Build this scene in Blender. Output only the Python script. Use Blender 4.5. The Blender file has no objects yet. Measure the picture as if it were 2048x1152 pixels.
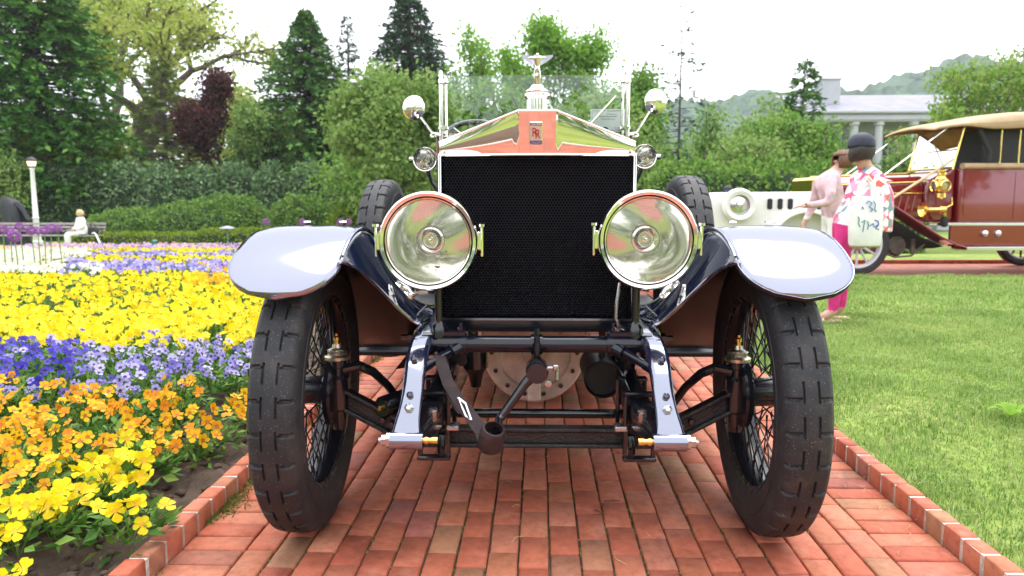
import bpy, bmesh, math, random
import numpy as np
from mathutils import Vector, Matrix

R = math.radians
scene = bpy.context.scene
COL = scene.collection

# ------------------------------------------------------------------ camera
cam_d = bpy.data.cameras.new('camera')
cam_d.sensor_width = 36.0
cam_d.lens = 26.02
cam_d.clip_start = 0.05
cam_d.clip_end = 3000
cam_d.dof.use_dof = True
cam_d.dof.focus_distance = 2.3
cam_d.dof.aperture_fstop = 4.5
cam = bpy.data.objects.new('camera', cam_d)
COL.objects.link(cam)
cam.location = (-0.01, -2.35, 1.06)
cam.rotation_euler = (R(90 - 6.78), 0, R(1.97))
scene.camera = cam

# ------------------------------------------------------------------ world: bright thin overcast
SUN_EL, SUN_AZ = R(70), R(20)        # azimuth clockwise from +Y
world = bpy.data.worlds.new('World')
scene.world = world
world.use_nodes = True
wn = world.node_tree
bg = wn.nodes['Background']
sky = wn.nodes.new('ShaderNodeTexSky')
sky.sky_type = 'NISHITA'
sky.sun_disc = False
sky.sun_elevation = SUN_EL
sky.sun_rotation = SUN_AZ
sky.air_density = 1.0
sky.dust_density = 3.0
sky.ozone_density = 1.0
hs = wn.nodes.new('ShaderNodeHueSaturation')
hs.inputs['Saturation'].default_value = 0.22
hs.inputs['Value'].default_value = 1.0
mx = wn.nodes.new('ShaderNodeMix')
mx.data_type = 'RGBA'
mx.inputs['Factor'].default_value = 0.8
mx.inputs['B'].default_value = (8.6, 8.8, 9.4, 1)   # even cloud layer
wn.links.new(sky.outputs['Color'], hs.inputs['Color'])
wn.links.new(hs.outputs['Color'], mx.inputs['A'])
wn.links.new(mx.outputs['Result'], bg.inputs['Color'])
bg.inputs['Strength'].default_value = 0.14

# ------------------------------------------------------------------ sun through the cloud
sun_d = bpy.data.lights.new('sun', 'SUN')
sun_d.energy = 1.4
sun_d.angle = R(50)
sun_d.color = (1.0, 0.96, 0.9)
sun = bpy.data.objects.new('sun', sun_d)
COL.objects.link(sun)
sv = Vector((math.sin(SUN_AZ) * math.cos(SUN_EL), math.cos(SUN_AZ) * math.cos(SUN_EL), math.sin(SUN_EL)))
sun.rotation_euler = (-sv).to_track_quat('-Z', 'Y').to_euler()
sun.location = sv * 50

scene.view_settings.view_transform = 'Standard'
scene.view_settings.look = 'None'
scene.view_settings.gamma = 1
scene.view_settings.use_curve_mapping = False
scene.view_settings.exposure = 1.18
scene.render.engine = 'CYCLES'
scene.cycles.use_denoising = True
scene.cycles.max_bounces = 8
scene.cycles.diffuse_bounces = 3
scene.cycles.glossy_bounces = 5
scene.cycles.transmission_bounces = 6
scene.cycles.transparent_max_bounces = 12
scene.cycles.caustics_reflective = False
scene.cycles.caustics_refractive = False
scene.cycles.sample_clamp_indirect = 6.0

# ------------------------------------------------------------------ pixel -> place (photo is 2048 x 1152)
_F, _P, _W = 1480.0, R(6.78), R(1.97)
_C = np.array([-0.01, -2.35, 1.06])


def ray(px, py):
    x = (px - 1024) / _F
    u = -(py - 576) / _F
    d = np.array([x, math.cos(_P) + u * math.sin(_P), -math.sin(_P) + u * math.cos(_P)])
    c, s = math.cos(_W), math.sin(_W)
    return np.array([c * d[0] - s * d[1], s * d[0] + c * d[1], d[2]])


def at(px, py, Y):
    d = ray(px, py)
    return Vector(_C + d * ((Y - _C[1]) / d[1]))


def sstep(a, b, x):
    t = np.clip((x - a) / (b - a), 0, 1)
    return t * t * (3 - 2 * t)


def gz(x, y):
    """height of the terrain: the garden falls away to the left and far back"""
    x = np.asarray(x, float)
    y = np.asarray(y, float)
    d = y + 2.35
    left = -0.0275 * np.clip(d - 3.0, 0, 25)
    right = -0.55 * sstep(14, 24, d)
    w = sstep(-1.3, -3.2, x)
    z = left * w + right * (1 - w)
    return z


def gzf(x, y):
    return float(gz(x, y))


# ------------------------------------------------------------------ mesh helpers
class MB:
    def __init__(self):
        self.v, self.f, self.m = [], [], []

    def add(self, verts, faces, mat=0, M=None):
        o = len(self.v)
        if M is not None:
            verts = [M @ Vector(p) for p in verts]
        self.v.extend([tuple(p) for p in verts])
        self.f.extend([tuple(i + o for i in f) for f in faces])
        self.m.extend([mat] * len(faces))
        return self

    def box(self, c, size, M=None, mat=0, bev=0.0):
        hx, hy, hz = size[0] / 2, size[1] / 2, size[2] / 2
        if bev <= 0:
            vs = [(c[0] + sx * hx, c[1] + sy * hy, c[2] + sz * hz) for sx in (-1, 1) for sy in (-1, 1) for sz in (-1, 1)]
            fs = [(0, 1, 3, 2), (4, 6, 7, 5), (0, 4, 5, 1), (2, 3, 7, 6), (0, 2, 6, 4), (1, 5, 7, 3)]
            return self.add(vs, fs, mat, M)
        b = min(bev, hx * .95, hy * .95, hz * .95)
        idx, vs = {}, []
        for sx in (-1, 1):
            for sy in (-1, 1):
                for sz in (-1, 1):
                    for a in range(3):
                        p = [sx * (hx - b), sy * (hy - b), sz * (hz - b)]
                        p[a] = (sx, sy, sz)[a] * (hx, hy, hz)[a]
                        idx[(sx, sy, sz, a)] = len(vs)
                        vs.append((c[0] + p[0], c[1] + p[1], c[2] + p[2]))
        fs = []
        for a in range(3):
            b_, c_ = (a + 1) % 3, (a + 2) % 3
            for s in (-1, 1):
                q = []
                for (s1, s2) in ((-1, -1), (1, -1), (1, 1), (-1, 1)):
                    k = [0, 0, 0]
                    k[a], k[b_], k[c_] = s, s1, s2
                    q.append(idx[(*k, a)])
                fs.append(tuple(q if s > 0 else q[::-1]))
        for a in range(3):          # edges along axis a
            b_, c_ = (a + 1) % 3, (a + 2) % 3
            for s1 in (-1, 1):
                for s2 in (-1, 1):
                    k0, k1 = [0, 0, 0], [0, 0, 0]
                    k0[a], k0[b_], k0[c_] = -1, s1, s2
                    k1[a], k1[b_], k1[c_] = 1, s1, s2
                    q = [idx[(*k0, b_)], idx[(*k1, b_)], idx[(*k1, c_)], idx[(*k0, c_)]]
                    fs.append(tuple(q if s1 * s2 < 0 else q[::-1]))
        for sx in (-1, 1):
            for sy in (-1, 1):
                for sz in (-1, 1):
                    q = [idx[(sx, sy, sz, a)] for a in range(3)]
                    fs.append(tuple(q if sx * sy * sz > 0 else q[::-1]))
        return self.add(vs, fs, mat, M)

    def tube(self, pts, r, n=10, caps=True, closed=False, mat=0, M=None, flat=None):
        P = [Vector(p) for p in pts]
        k = len(P)
        rr = r if isinstance(r, (list, tuple)) else [r] * k
        T = []
        for i in range(k):
            if closed:
                t = P[(i + 1) % k] - P[i - 1]
            else:
                t = P[min(i + 1, k - 1)] - P[max(i - 1, 0)]
            T.append(t.normalized() if t.length > 1e-9 else Vector((0, 0, 1)))
        up = Vector((0, 0, 1)) if abs(T[0].z) < .9 else Vector((1, 0, 0))
        nrm = (up - T[0] * up.dot(T[0])).normalized()
        vs = []
        for i in range(k):
            nrm = (nrm - T[i] * nrm.dot(T[i]))
            nrm = nrm.normalized() if nrm.length > 1e-9 else Vector((1, 0, 0))
            bi = T[i].cross(nrm)
            fa, fb = flat if flat else (1, 1)
            for j in range(n):
                a = 2 * math.pi * j / n
                vs.append(P[i] + (nrm * math.cos(a) * fa + bi * math.sin(a) * fb) * rr[i])
        fs = []
        for i in range(k if closed else k - 1):
            i2 = (i + 1) % k
            for j in range(n):
                j2 = (j + 1) % n
                fs.append((i * n + j, i * n + j2, i2 * n + j2, i2 * n + j))
        if caps and not closed:
            fs.append(tuple(range(n))[::-1])
            fs.append(tuple((k - 1) * n + j for j in range(n)))
        return self.add(vs, fs, mat, M)

    def lathe(self, prof, n=40, M=None, mat=0, a0=0.0, a1=2 * math.pi):
        """profile of (radius, height along local Z) turned about local Z"""
        full = abs(a1 - a0 - 2 * math.pi) < 1e-6
        cols = n if full else n + 1
        vs, fs, ring = [], [], []
        for (r, h) in prof:
            if r < 1e-6:
                ring.append([len(vs)] * cols)
                vs.append((0, 0, h))
            else:
                s = len(vs)
                for j in range(cols):
                    a = a0 + (a1 - a0) * j / n
                    vs.append((r * math.cos(a), r * math.sin(a), h))
                ring.append([s + j for j in range(cols)])
        for i in range(len(prof) - 1):
            for j in range(n):
                j2 = (j + 1) % cols if full else j + 1
                q = [ring[i][j], ring[i][j2], ring[i + 1][j2], ring[i + 1][j]]
                u = []
                for x in q:
                    if x not in u:
                        u.append(x)
                if len(u) > 2:
                    fs.append(tuple(u))
        return self.add(vs, fs, mat, M)

    def grid(self, rows, mat=0, M=None, close_u=False, close_v=False, flip=False):
        nu, nv = len(rows), len(rows[0])
        vs = [p for r in rows for p in r]
        fs = []
        for i in range(nu if close_u else nu - 1):
            for j in range(nv if close_v else nv - 1):
                i2, j2 = (i + 1) % nu, (j + 1) % nv
                q = (i * nv + j, i * nv + j2, i2 * nv + j2, i2 * nv + j)
                fs.append(q[::-1] if flip else q)
        return self.add(vs, fs, mat, M)

    def prism(self, poly, h0, h1, M=None, mat=0):
        """polygon in local XY extruded along local Z"""
        n = len(poly)
        vs = [(p[0], p[1], h0) for p in poly] + [(p[0], p[1], h1) for p in poly]
        fs = [tuple(range(n))[::-1], tuple(range(n, 2 * n))]
        for i in range(n):
            j = (i + 1) % n
            fs.append((i, j, n + j, n + i))
        return self.add(vs, fs, mat, M)

    def mesh(self, name, mats, sharp=32):
        me = bpy.data.meshes.new(name)
        me.from_pydata(self.v, [], self.f)
        mats = mats if isinstance(mats, (list, tuple)) else [mats]
        for m in mats:
            me.materials.append(m)
        if len(mats) > 1:
            me.polygons.foreach_set('material_index', self.m)
        me.polygons.foreach_set('use_smooth', [True] * len(me.polygons))
        me.update()
        if sharp is not None:
            me.set_sharp_from_angle(angle=R(sharp))
        return me

    def build(self, name, mats, parent=None, sharp=32, loc=None):
        me = self.mesh(name, mats, sharp)
        return link(name, me, parent, loc)


def link(name, data, parent=None, loc=None, rot=None):
    o = bpy.data.objects.new(name, data)
    COL.objects.link(o)
    if parent is not None:
        o.parent = parent
    if loc is not None:
        o.location = loc
    if rot is not None:
        o.rotation_euler = rot
    return o


def empty(name, loc=(0, 0, 0), rz=0.0, parent=None):
    o = link(name, None, parent, loc, (0, 0, rz))
    o.empty_display_size = .1
    return o


def tag(o, label=None, cat=None, group=None, kind=None):
    if label:
        o['label'] = label
    if cat:
        o['category'] = cat
    if group:
        o['group'] = group
    if kind:
        o['kind'] = kind
    return o


def copy_tree(o, parent=None):
    c = o.copy()
    COL.objects.link(c)
    c.parent = parent
    for ch in list(o.children):
        copy_tree(ch, c)
    return c


def mesh_np(name, V, F, mat, smooth=False):
    V = np.asarray(V, np.float32).reshape(-1, 3)
    F = np.asarray(F, np.int32)
    k = F.shape[1]
    me = bpy.data.meshes.new(name)
    me.vertices.add(len(V))
    me.vertices.foreach_set('co', V.ravel())
    me.loops.add(F.size)
    me.loops.foreach_set('vertex_index', F.ravel())
    me.polygons.add(len(F))
    me.polygons.foreach_set('loop_start', np.arange(0, F.size, k, dtype=np.int32))
    me.polygons.foreach_set('loop_total', np.full(len(F), k, np.int32))
    me.polygons.foreach_set('use_smooth', np.full(len(F), smooth))
    me.materials.append(mat)
    me.update(calc_edges=True)
    return me


def rotM(axis, deg):
    return Matrix.Rotation(R(deg), 4, axis)


def T(x, y, z):
    return Matrix.Translation((x, y, z))


AX_X = Matrix.Rotation(R(90), 4, 'Y')       # local Z -> world X
AX_NY = Matrix.Rotation(R(90), 4, 'X')      # local Z -> world -Y
AX_Y = Matrix.Rotation(R(-90), 4, 'X')      # local Z -> world +Y


def aim(p, q):
    """matrix taking local Z onto the direction p->q, origin at p"""
    d = (Vector(q) - Vector(p)).normalized()
    return Matrix.Translation(p) @ d.to_track_quat('Z', 'Y').to_matrix().to_4x4()


# ------------------------------------------------------------------ materials
def new_mat(name):
    m = bpy.data.materials.new(name)
    m.use_nodes = True
    nt = m.node_tree
    return m, nt, nt.nodes['Principled BSDF']


def node(nt, typ, **kw):
    n = nt.nodes.new(typ)
    for k, v in kw.items():
        setattr(n, k, v)
    return n


def ramp(nt, stops, interp='LINEAR'):
    n = nt.nodes.new('ShaderNodeValToRGB')
    cr = n.color_ramp
    cr.interpolation = interp
    while len(cr.elements) > 1:
        cr.elements.remove(cr.elements[-1])
    cr.elements[0].position = stops[0][0]
    cr.elements[0].color = (*stops[0][1], 1)
    for p, c in stops[1:]:
        e = cr.elements.new(p)
        e.color = (*c, 1)
    return n


def noise(nt, scale, detail=4, rough=.55, coord='Object', dist=0):
    tc = nt.nodes.new('ShaderNodeNewGeometry' if coord == 'Position' else 'ShaderNodeTexCoord')
    n = nt.nodes.new('ShaderNodeTexNoise')
    n.inputs['Scale'].default_value = scale
    n.inputs['Detail'].default_value = detail
    n.inputs['Roughness'].default_value = rough
    n.inputs['Distortion'].default_value = dist
    nt.links.new(tc.outputs[coord], n.inputs['Vector'])
    return n


def pm(name, col, rough=.5, metal=0.0, var=0.0, vscale=8, bump=0.0, bscale=60, coat=0.0, ior=1.5,
       rvar=0.0, col2=None, spec=None, tint=None):
    m, nt, p = new_mat(name)
    p.inputs['Base Color'].default_value = (*col, 1)
    p.inputs['Roughness'].default_value = rough
    p.inputs['Metallic'].default_value = metal
    p.inputs['IOR'].default_value = ior
    p.inputs['Coat Weight'].default_value = coat
    p.inputs['Coat Roughness'].default_value = 0.03
    if tint:
        p.inputs['Specular Tint'].default_value = (*tint, 1)
    if spec is not None:
        p.inputs['Specular IOR Level'].default_value = spec
    if var > 0 or col2:
        n = noise(nt, vscale)
        c2 = col2 or tuple(c * (1 - var) for c in col)
        c1 = col if col2 else tuple(min(1, c * (1 + var)) for c in col)
        r = ramp(nt, [(.35, c2), (.65, c1)])
        nt.links.new(n.outputs['Fac'], r.inputs['Fac'])
        nt.links.new(r.outputs['Color'], p.inputs['Base Color'])
    if rvar > 0:
        n = noise(nt, vscale * 1.7)
        mr = node(nt, 'ShaderNodeMapRange')
        mr.inputs['From Min'].default_value = .3
        mr.inputs['From Max'].default_value = .7
        mr.inputs['To Min'].default_value = max(0, rough - rvar)
        mr.inputs['To Max'].default_value = rough + rvar
        nt.links.new(n.outputs['Fac'], mr.inputs['Value'])
        nt.links.new(mr.outputs['Result'], p.inputs['Roughness'])
    if bump > 0:
        n = noise(nt, bscale, 5)
        b = node(nt, 'ShaderNodeBump')
        b.inputs['Strength'].default_value = bump
        b.inputs['Distance'].default_value = 0.01
        nt.links.new(n.outputs['Fac'], b.inputs['Height'])
        nt.links.new(b.outputs['Normal'], p.inputs['Normal'])
    return m


def leaf_mat(name, cols, trans=.35, rough=.6, island=True, spec=.12, patch=0.0):
    """leaf: diffuse + translucent; each leaf takes its own shade of the given colours"""
    m, nt, p = new_mat(name)
    g = node(nt, 'ShaderNodeNewGeometry')
    st = [(i / max(1, len(cols) - 1), c) for i, c in enumerate(cols)]
    r = ramp(nt, st)
    if island:
        nt.links.new(g.outputs['Random Per Island'], r.inputs['Fac'])
    else:
        oi = node(nt, 'ShaderNodeObjectInfo')
        nt.links.new(oi.outputs['Random'], r.inputs['Fac'])
    cs = r.outputs['Color']
    if patch > 0:
        n = noise(nt, patch, 4, .6, coord='Position')
        r2 = ramp(nt, [(.32, (.74, .80, .72)), (.5, (1, 1, 1)), (.68, (1.16, 1.08, 1.14))])
        nt.links.new(n.outputs['Fac'], r2.inputs['Fac'])
        mm = node(nt, 'ShaderNodeMix', data_type='RGBA', blend_type='MULTIPLY')
        mm.inputs['Factor'].default_value = 1
        nt.links.new(cs, mm.inputs['A'])
        nt.links.new(r2.outputs['Color'], mm.inputs['B'])
        cs = mm.outputs['Result']
    nt.links.new(cs, p.inputs['Base Color'])
    p.inputs['Roughness'].default_value = rough
    p.inputs['Specular IOR Level'].default_value = spec
    t = node(nt, 'ShaderNodeBsdfTranslucent')
    nt.links.new(cs, t.inputs['Color'])
    mix = node(nt, 'ShaderNodeMixShader')
    mix.inputs['Fac'].default_value = trans
    out = nt.nodes['Material Output']
    nt.links.new(p.outputs['BSDF'], mix.inputs[1])
    nt.links.new(t.outputs['BSDF'], mix.inputs[2])
    nt.links.new(mix.outputs['Shader'], out.inputs['Surface'])
    return m


def glass_mat(name, tint=(1, 1, 1), ior=1.5, rough=0.0, dust=0.0):
    m, nt, p = new_mat(name)
    nt.nodes.remove(p)
    tr = node(nt, 'ShaderNodeBsdfTransparent')
    tr.inputs['Color'].default_value = (*tint, 1)
    gl = node(nt, 'ShaderNodeBsdfGlossy')
    gl.inputs['Roughness'].default_value = rough
    fr = node(nt, 'ShaderNodeFresnel')
    fr.inputs['IOR'].default_value = ior
    mix = node(nt, 'ShaderNodeMixShader')
    nt.links.new(fr.outputs['Fac'], mix.inputs['Fac'])
    nt.links.new(tr.outputs['BSDF'], mix.inputs[1])
    nt.links.new(gl.outputs['BSDF'], mix.inputs[2])
    last = mix
    if dust > 0:
        df = node(nt, 'ShaderNodeBsdfDiffuse')
        df.inputs['Color'].default_value = (.8, .8, .78, 1)
        m2 = node(nt, 'ShaderNodeMixShader')
        m2.inputs['Fac'].default_value = dust
        nt.links.new(mix.outputs['Shader'], m2.inputs[1])
        nt.links.new(df.outputs['BSDF'], m2.inputs[2])
        last = m2
    nt.links.new(last.outputs['Shader'], nt.nodes['Material Output'].inputs['Surface'])
    return m

# ================================================================== THE SETTING
rng = np.random.default_rng(7)
random.seed(7)

# ---- ground sheet: lawn colour, falls away to the left
def ground_material():
    m, nt, p = new_mat('lawn_ground')
    n1 = noise(nt, .6, 3)
    n2 = noise(nt, 14, 5)
    r1 = ramp(nt, [(.3, (.15, .22, .045)), (.55, (.22, .285, .07)), (.75, (.31, .33, .12))])
    r2 = ramp(nt, [(.3, (.6, .6, .6)), (.7, (1.25, 1.25, 1.2))])
    mm = node(nt, 'ShaderNodeMix', data_type='RGBA', blend_type='MULTIPLY')
    mm.inputs['Factor'].default_value = 1
    nt.links.new(n1.outputs['Fac'], r1.inputs['Fac'])
    nt.links.new(n2.outputs['Fac'], r2.inputs['Fac'])
    nt.links.new(r1.outputs['Color'], mm.inputs['A'])
    nt.links.new(r2.outputs['Color'], mm.inputs['B'])
    nt.links.new(mm.outputs['Result'], p.inputs['Base Color'])
    p.inputs['Roughness'].default_value = .9
    p.inputs['Specular IOR Level'].default_value = .1
    return m


M_lawn = ground_material()


def axis(vals):
    return np.array(sorted(set(vals)))


gx = axis(list(np.round(np.arange(-14, 14.01, .5), 3)) + [-1.25, -1.2, -900, -400, -180, -90, -50, -30, -20, 20, 30, 50, 90, 180, 400, 900])
gy = axis(list(np.round(np.arange(-10, 30.01, .5), 3)) + [-180, -90, -50, -30, -20, -14, 34, 40, 50, 70, 100, 200, 400, 690])
GX, GY = np.meshgrid(gx, gy, indexing='ij')
GZ = gz(GX, GY) - 0.03
V = np.stack([GX, GY, GZ], -1).reshape(-1, 3)
I, J = np.meshgrid(np.arange(len(gx) - 1), np.arange(len(gy) - 1), indexing='ij')
a = (I * len(gy) + J).ravel()
Fq = np.stack([a, a + len(gy), a + len(gy) + 1, a + 1], -1)
tag(link('ground', mesh_np('ground', V, Fq, M_lawn, True)), kind='structure')

# ---- brick path
BW, BL = 0.0924, 0.196
PX0, PX1 = -1.097, 1.251
PATH_Y0, PATH_Y1 = -9.0, 7.5


def brick_nodes(nt, p, fac_socket, grime=True):
    r = ramp(nt, [(0, (0.398, 0.096, 0.053)), (.2, (0.498, 0.148, 0.081)), (.4, (0.436, 0.111, 0.059)), (.55, (0.536, 0.188, 0.106)),
                  (.70, (0.336, 0.101, 0.077)), (.80, (0.411, 0.181, 0.095)), (.87, (0.349, 0.169, 0.089)), (1, (0.498, 0.136, 0.069))])
    nt.links.new(fac_socket, r.inputs['Fac'])
    n = noise(nt, 28, 6, .65, 'Position')
    r2 = ramp(nt, [(.28, (.72, .70, .70)), (.5, (1, 1, 1)), (.75, (1.16, 1.14, 1.12))])
    nt.links.new(n.outputs['Fac'], r2.inputs['Fac'])
    mm = node(nt, 'ShaderNodeMix', data_type='RGBA', blend_type='MULTIPLY')
    mm.inputs['Factor'].default_value = 1
    nt.links.new(r.outputs['Color'], mm.inputs['A'])
    nt.links.new(r2.outputs['Color'], mm.inputs['B'])
    # pale dusty scuffs
    n3 = noise(nt, 7, 6, .7, 'Position')
    r3 = ramp(nt, [(.54, (0, 0, 0)), (.78, (.5, .5, .5))])
    nt.links.new(n3.outputs['Fac'], r3.inputs['Fac'])
    m2 = node(nt, 'ShaderNodeMix', data_type='RGBA')
    m2.inputs['B'].default_value = (.48, .30, .22, 1)
    nt.links.new(r3.outputs['Color'], m2.inputs['Factor'])
    nt.links.new(mm.outputs['Result'], m2.inputs['A'])
    # broad damp and dark stains across several bricks
    n5 = noise(nt, 2.6, 5, .65, 'Position', 1.2)
    r5 = ramp(nt, [(.30, (.62, .60, .60)), (.46, (1, 1, 1))])
    nt.links.new(n5.outputs['Fac'], r5.inputs['Fac'])
    m3 = node(nt, 'ShaderNodeMix', data_type='RGBA', blend_type='MULTIPLY')
    m3.inputs['Factor'].default_value = 1
    nt.links.new(m2.outputs['Result'], m3.inputs['A'])
    nt.links.new(r5.outputs['Color'], m3.inputs['B'])
    nt.links.new(m3.outputs['Result'], p.inputs['Base Color'])
    p.inputs['Roughness'].default_value = .72
    p.inputs['Specular IOR Level'].default_value = .35
    n4 = noise(nt, 120, 6, .7, 'Position')
    b = node(nt, 'ShaderNodeBump')
    b.inputs['Strength'].default_value = .45
    b.inputs['Distance'].default_value = .004
    nt.links.new(n4.outputs['Fac'], b.inputs['Height'])
    nt.links.new(b.outputs['Normal'], p.inputs['Normal'])


M_brick, nt, p = new_mat('brick_fired')
oi = node(nt, 'ShaderNodeObjectInfo')
brick_nodes(nt, p, oi.outputs['Random'])
M_brick_mass, nt, p = new_mat('brick_fired_mass')
ge = node(nt, 'ShaderNodeNewGeometry')
brick_nodes(nt, p, ge.outputs['Random Per Island'])

M_joint, nt, p = new_mat('joint_sand_and_moss')
n = noise(nt, 6, 6, .7)
r = ramp(nt, [(.3, (.035, .022, .015)), (.5, (.10, .075, .045)), (.62, (.10, .11, .03)), (.8, (.22, .20, .10))])
nt.links.new(n.outputs['Fac'], r.inputs['Fac'])
nt.links.new(r.outputs['Color'], p.inputs['Base Color'])
p.inputs['Roughness'].default_value = 1

# bed of the path, beyond the laid bricks its material carries the pattern
M_bed, nt, p = new_mat('path_bed')
tc = node(nt, 'ShaderNodeTexCoord')
mp = node(nt, 'ShaderNodeMapping')
mp.inputs['Rotation'].default_value = (0, 0, R(90))
bt = node(nt, 'ShaderNodeTexBrick')
bt.inputs['Scale'].default_value = 1
bt.inputs['Brick Width'].default_value = BL
bt.inputs['Row Height'].default_value = BW
bt.inputs['Mortar Size'].default_value = .003
bt.inputs['Color1'].default_value = (.40, .125, .08, 1)
bt.inputs['Color2'].default_value = (.30, .09, .055, 1)
bt.inputs['Mortar'].default_value = (.10, .08, .05, 1)
nt.links.new(tc.outputs['Object'], mp.inputs['Vector'])
nt.links.new(mp.outputs['Vector'], bt.inputs['Vector'])
nt.links.new(bt.outputs['Color'], p.inputs['Base Color'])
p.inputs['Roughness'].default_value = .8

path = tag(empty('brick_path'), kind='structure')
mb = MB()
mb.add([(PX0 - .09, -1.05, -.012), (PX1 + .09, -1.05, -.012), (PX1 + .09, 5.2, -.012), (PX0 - .09, 5.2, -.012)], [(0, 1, 2, 3)])
mb.build('joint_bed', M_joint, path)
mb = MB()
mb.add([(PX0 - .06, PATH_Y0, -.001), (PX1 + .06, PATH_Y0, -.001), (PX1 + .06, -1.05, -.001), (PX0 - .06, -1.05, -.001)], [(0, 1, 2, 3)])
mb.build('paving_run', M_bed, path)
mb = MB()
mb.add([(PX0 - .06, 5.2, -.001), (PX1 + .06, 5.2, -.001), (PX1 + .06, PATH_Y1, -.001), (PX0 - .06, PATH_Y1, -.001)], [(0, 1, 2, 3)])
mb.build('paving_run', M_bed, path)


def brick_mesh(name, sx, sy, sz, seed, mat):
    """brick with worn arrises, top at z=0"""
    rg = random.Random(seed)
    b = MB()
    b.box((0, 0, -sz / 2), (sx, sy, sz), bev=.0045)
    vs = []
    for (x, y, z) in b.v:
        k = .0016
        vs.append((x + rg.uniform(-k, k), y + rg.uniform(-k, k), z + rg.uniform(-k, k) * .6))
    b.v = vs
    return b.mesh(name, mat, sharp=60)


field_meshes = [brick_mesh('brick', BW - .0055 - .001 * (i % 2), BL - .004, .05, i, M_brick) for i in range(5)]
kerb_meshes = [brick_mesh('kerb_brick', .057, .090, .16, 20 + i, M_brick) for i in range(4)]

slots = []      # (x, y, z, rz, header?)
NC = 21
fx0 = PX0 + .1985
cw = (PX1 - PX0 - .397) / NC
for c in range(NC):
    y = -1.0 + (0 if c % 2 else BL * .5) + random.uniform(-.012, .012)
    while y < 5.1:
        slots.append((fx0 + (c + .5) * cw + random.uniform(-.0012, .0012), y, random.uniform(-.0025, .002), random.gauss(0, .006), 0))
        y += BL + random.uniform(-.0035, .003)
for side in (PX0 + .099, PX1 - .099):
    y = -1.02
    while y < 5.1:
        slots.append((side, y, random.uniform(-.003, .002), R(90) + random.gauss(0, .007), 1))
        y += BW + random.uniform(-.001, .002)
slots.sort(key=lambda s: s[1])


def hidden(x, y):      # right under the tyres
    return False


vis = [s for s in slots if s[1] > -.52 and abs(s[0]) < .73 * (s[1] + 2.45) + .1]
near, rest = vis[:300], vis[300:] + [s for s in slots if s not in vis]
for i, s in enumerate(near):
    o = link('brick', field_meshes[i * 7 % 5], path, s[:3], (random.gauss(0, .006), random.gauss(0, .006), s[3]))
mb = MB()
for i, s in enumerate(rest):
    M = T(*s[:3]) @ Matrix.Rotation(s[3], 4, 'Z')
    mb.box((0, 0, -.02), (BW - .006, BL - .004, .04), M=M, bev=.004)
tag(mb.build('brick_mass', M_brick_mass, path, sharp=60), kind='stuff')

# ---- kerbs of soldier bricks with pale mortar
M_mortar = pm('kerb_mortar', (.58, .54, .48), .9, var=.25, vscale=40, bump=.4, bscale=90)
M_soil = None
for side, xk in ((-1, PX0 - .0285), (1, PX1 + .0285)):
    kerb = tag(empty('kerb', (xk, 0, 0)), kind='structure')
    m2 = MB()
    m2.box((0, 0, -.0385), (.0525, 12.2, .20))
    # mortar stands just under the brick faces
    m2.v = [(x, y - .1 + 2.6, z) for x, y, z in m2.v]
    m2.build('mortar', M_mortar, kerb)
    y = -1.2
    ys = []
    while y < 7.0:
        ys.append(y)
        y += .1035 + random.uniform(-.002, .002)
    k = 0
    mass = MB()
    for y in ys:
        h = .0665 + random.uniform(-.0025, .003)
        if -.55 < y < 4.5 and k < 300:
            link('kerb_brick', kerb_meshes[k % 4], kerb, (random.uniform(-.001, .001), y, h), (0, random.gauss(0, .006), random.gauss(0, .008)))
            k += 1
        else:
            mass.box((0, y, h - .08), (.057, .09, .16), bev=.004)
    tag(mass.build('kerb_brick_mass', M_brick_mass, kerb, sharp=60), kind='stuff')

# ---- flower bed soil (left)
M_soil, nt, p = new_mat('bed_soil')
n = noise(nt, 7, 8, .7)
r = ramp(nt, [(.3, (.06, .038, .026)), (.55, (.15, .10, .068)), (.75, (.29, .21, .145))])
nt.links.new(n.outputs['Fac'], r.inputs['Fac'])
nt.links.new(r.outputs['Color'], p.inputs['Base Color'])
p.inputs['Roughness'].default_value = 1
n2 = noise(nt, 45, 8, .75)
b = node(nt, 'ShaderNodeBump')
b.inputs['Strength'].default_value = 1
b.inputs['Distance'].default_value = .03
nt.links.new(n2.outputs['Fac'], b.inputs['Height'])
nt.links.new(b.outputs['Normal'], p.inputs['Normal'])


def soil_z(x, y):
    base = gz(x, y)
    h = .035 + .035 * sstep(0, .5, PX0 - .06 - np.asarray(x))
    w = .014 * (np.sin(np.asarray(x) * 17 + np.asarray(y) * 9) + np.sin(np.asarray(y) * 23 - np.asarray(x) * 11))
    return base + h + w * .6


sx = np.concatenate([np.linspace(PX0 - .055, -2.6, 60), np.linspace(-2.7, -16, 40)])
sy = np.concatenate([np.array([-9, -6, -4, -2.5, -1.6]), np.linspace(-1.4, 3, 110), np.linspace(3.15, 21.5, 60)])
SX, SY = np.meshgrid(sx, sy, indexing='ij')
SZ = soil_z(SX, SY) + rng.normal(0, .0075, SX.shape) * (SY < 3)
V = np.stack([SX, SY, SZ], -1).reshape(-1, 3)
I, J = np.meshgrid(np.arange(len(sx) - 1), np.arange(len(sy) - 1), indexing='ij')
a = (I * len(sy) + J).ravel()
Fq = np.stack([a, a + 1, a + len(sy) + 1, a + len(sy)], -1)
tag(link('bed_soil', mesh_np('bed_soil', V, Fq, M_soil, True)), kind='structure')

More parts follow.
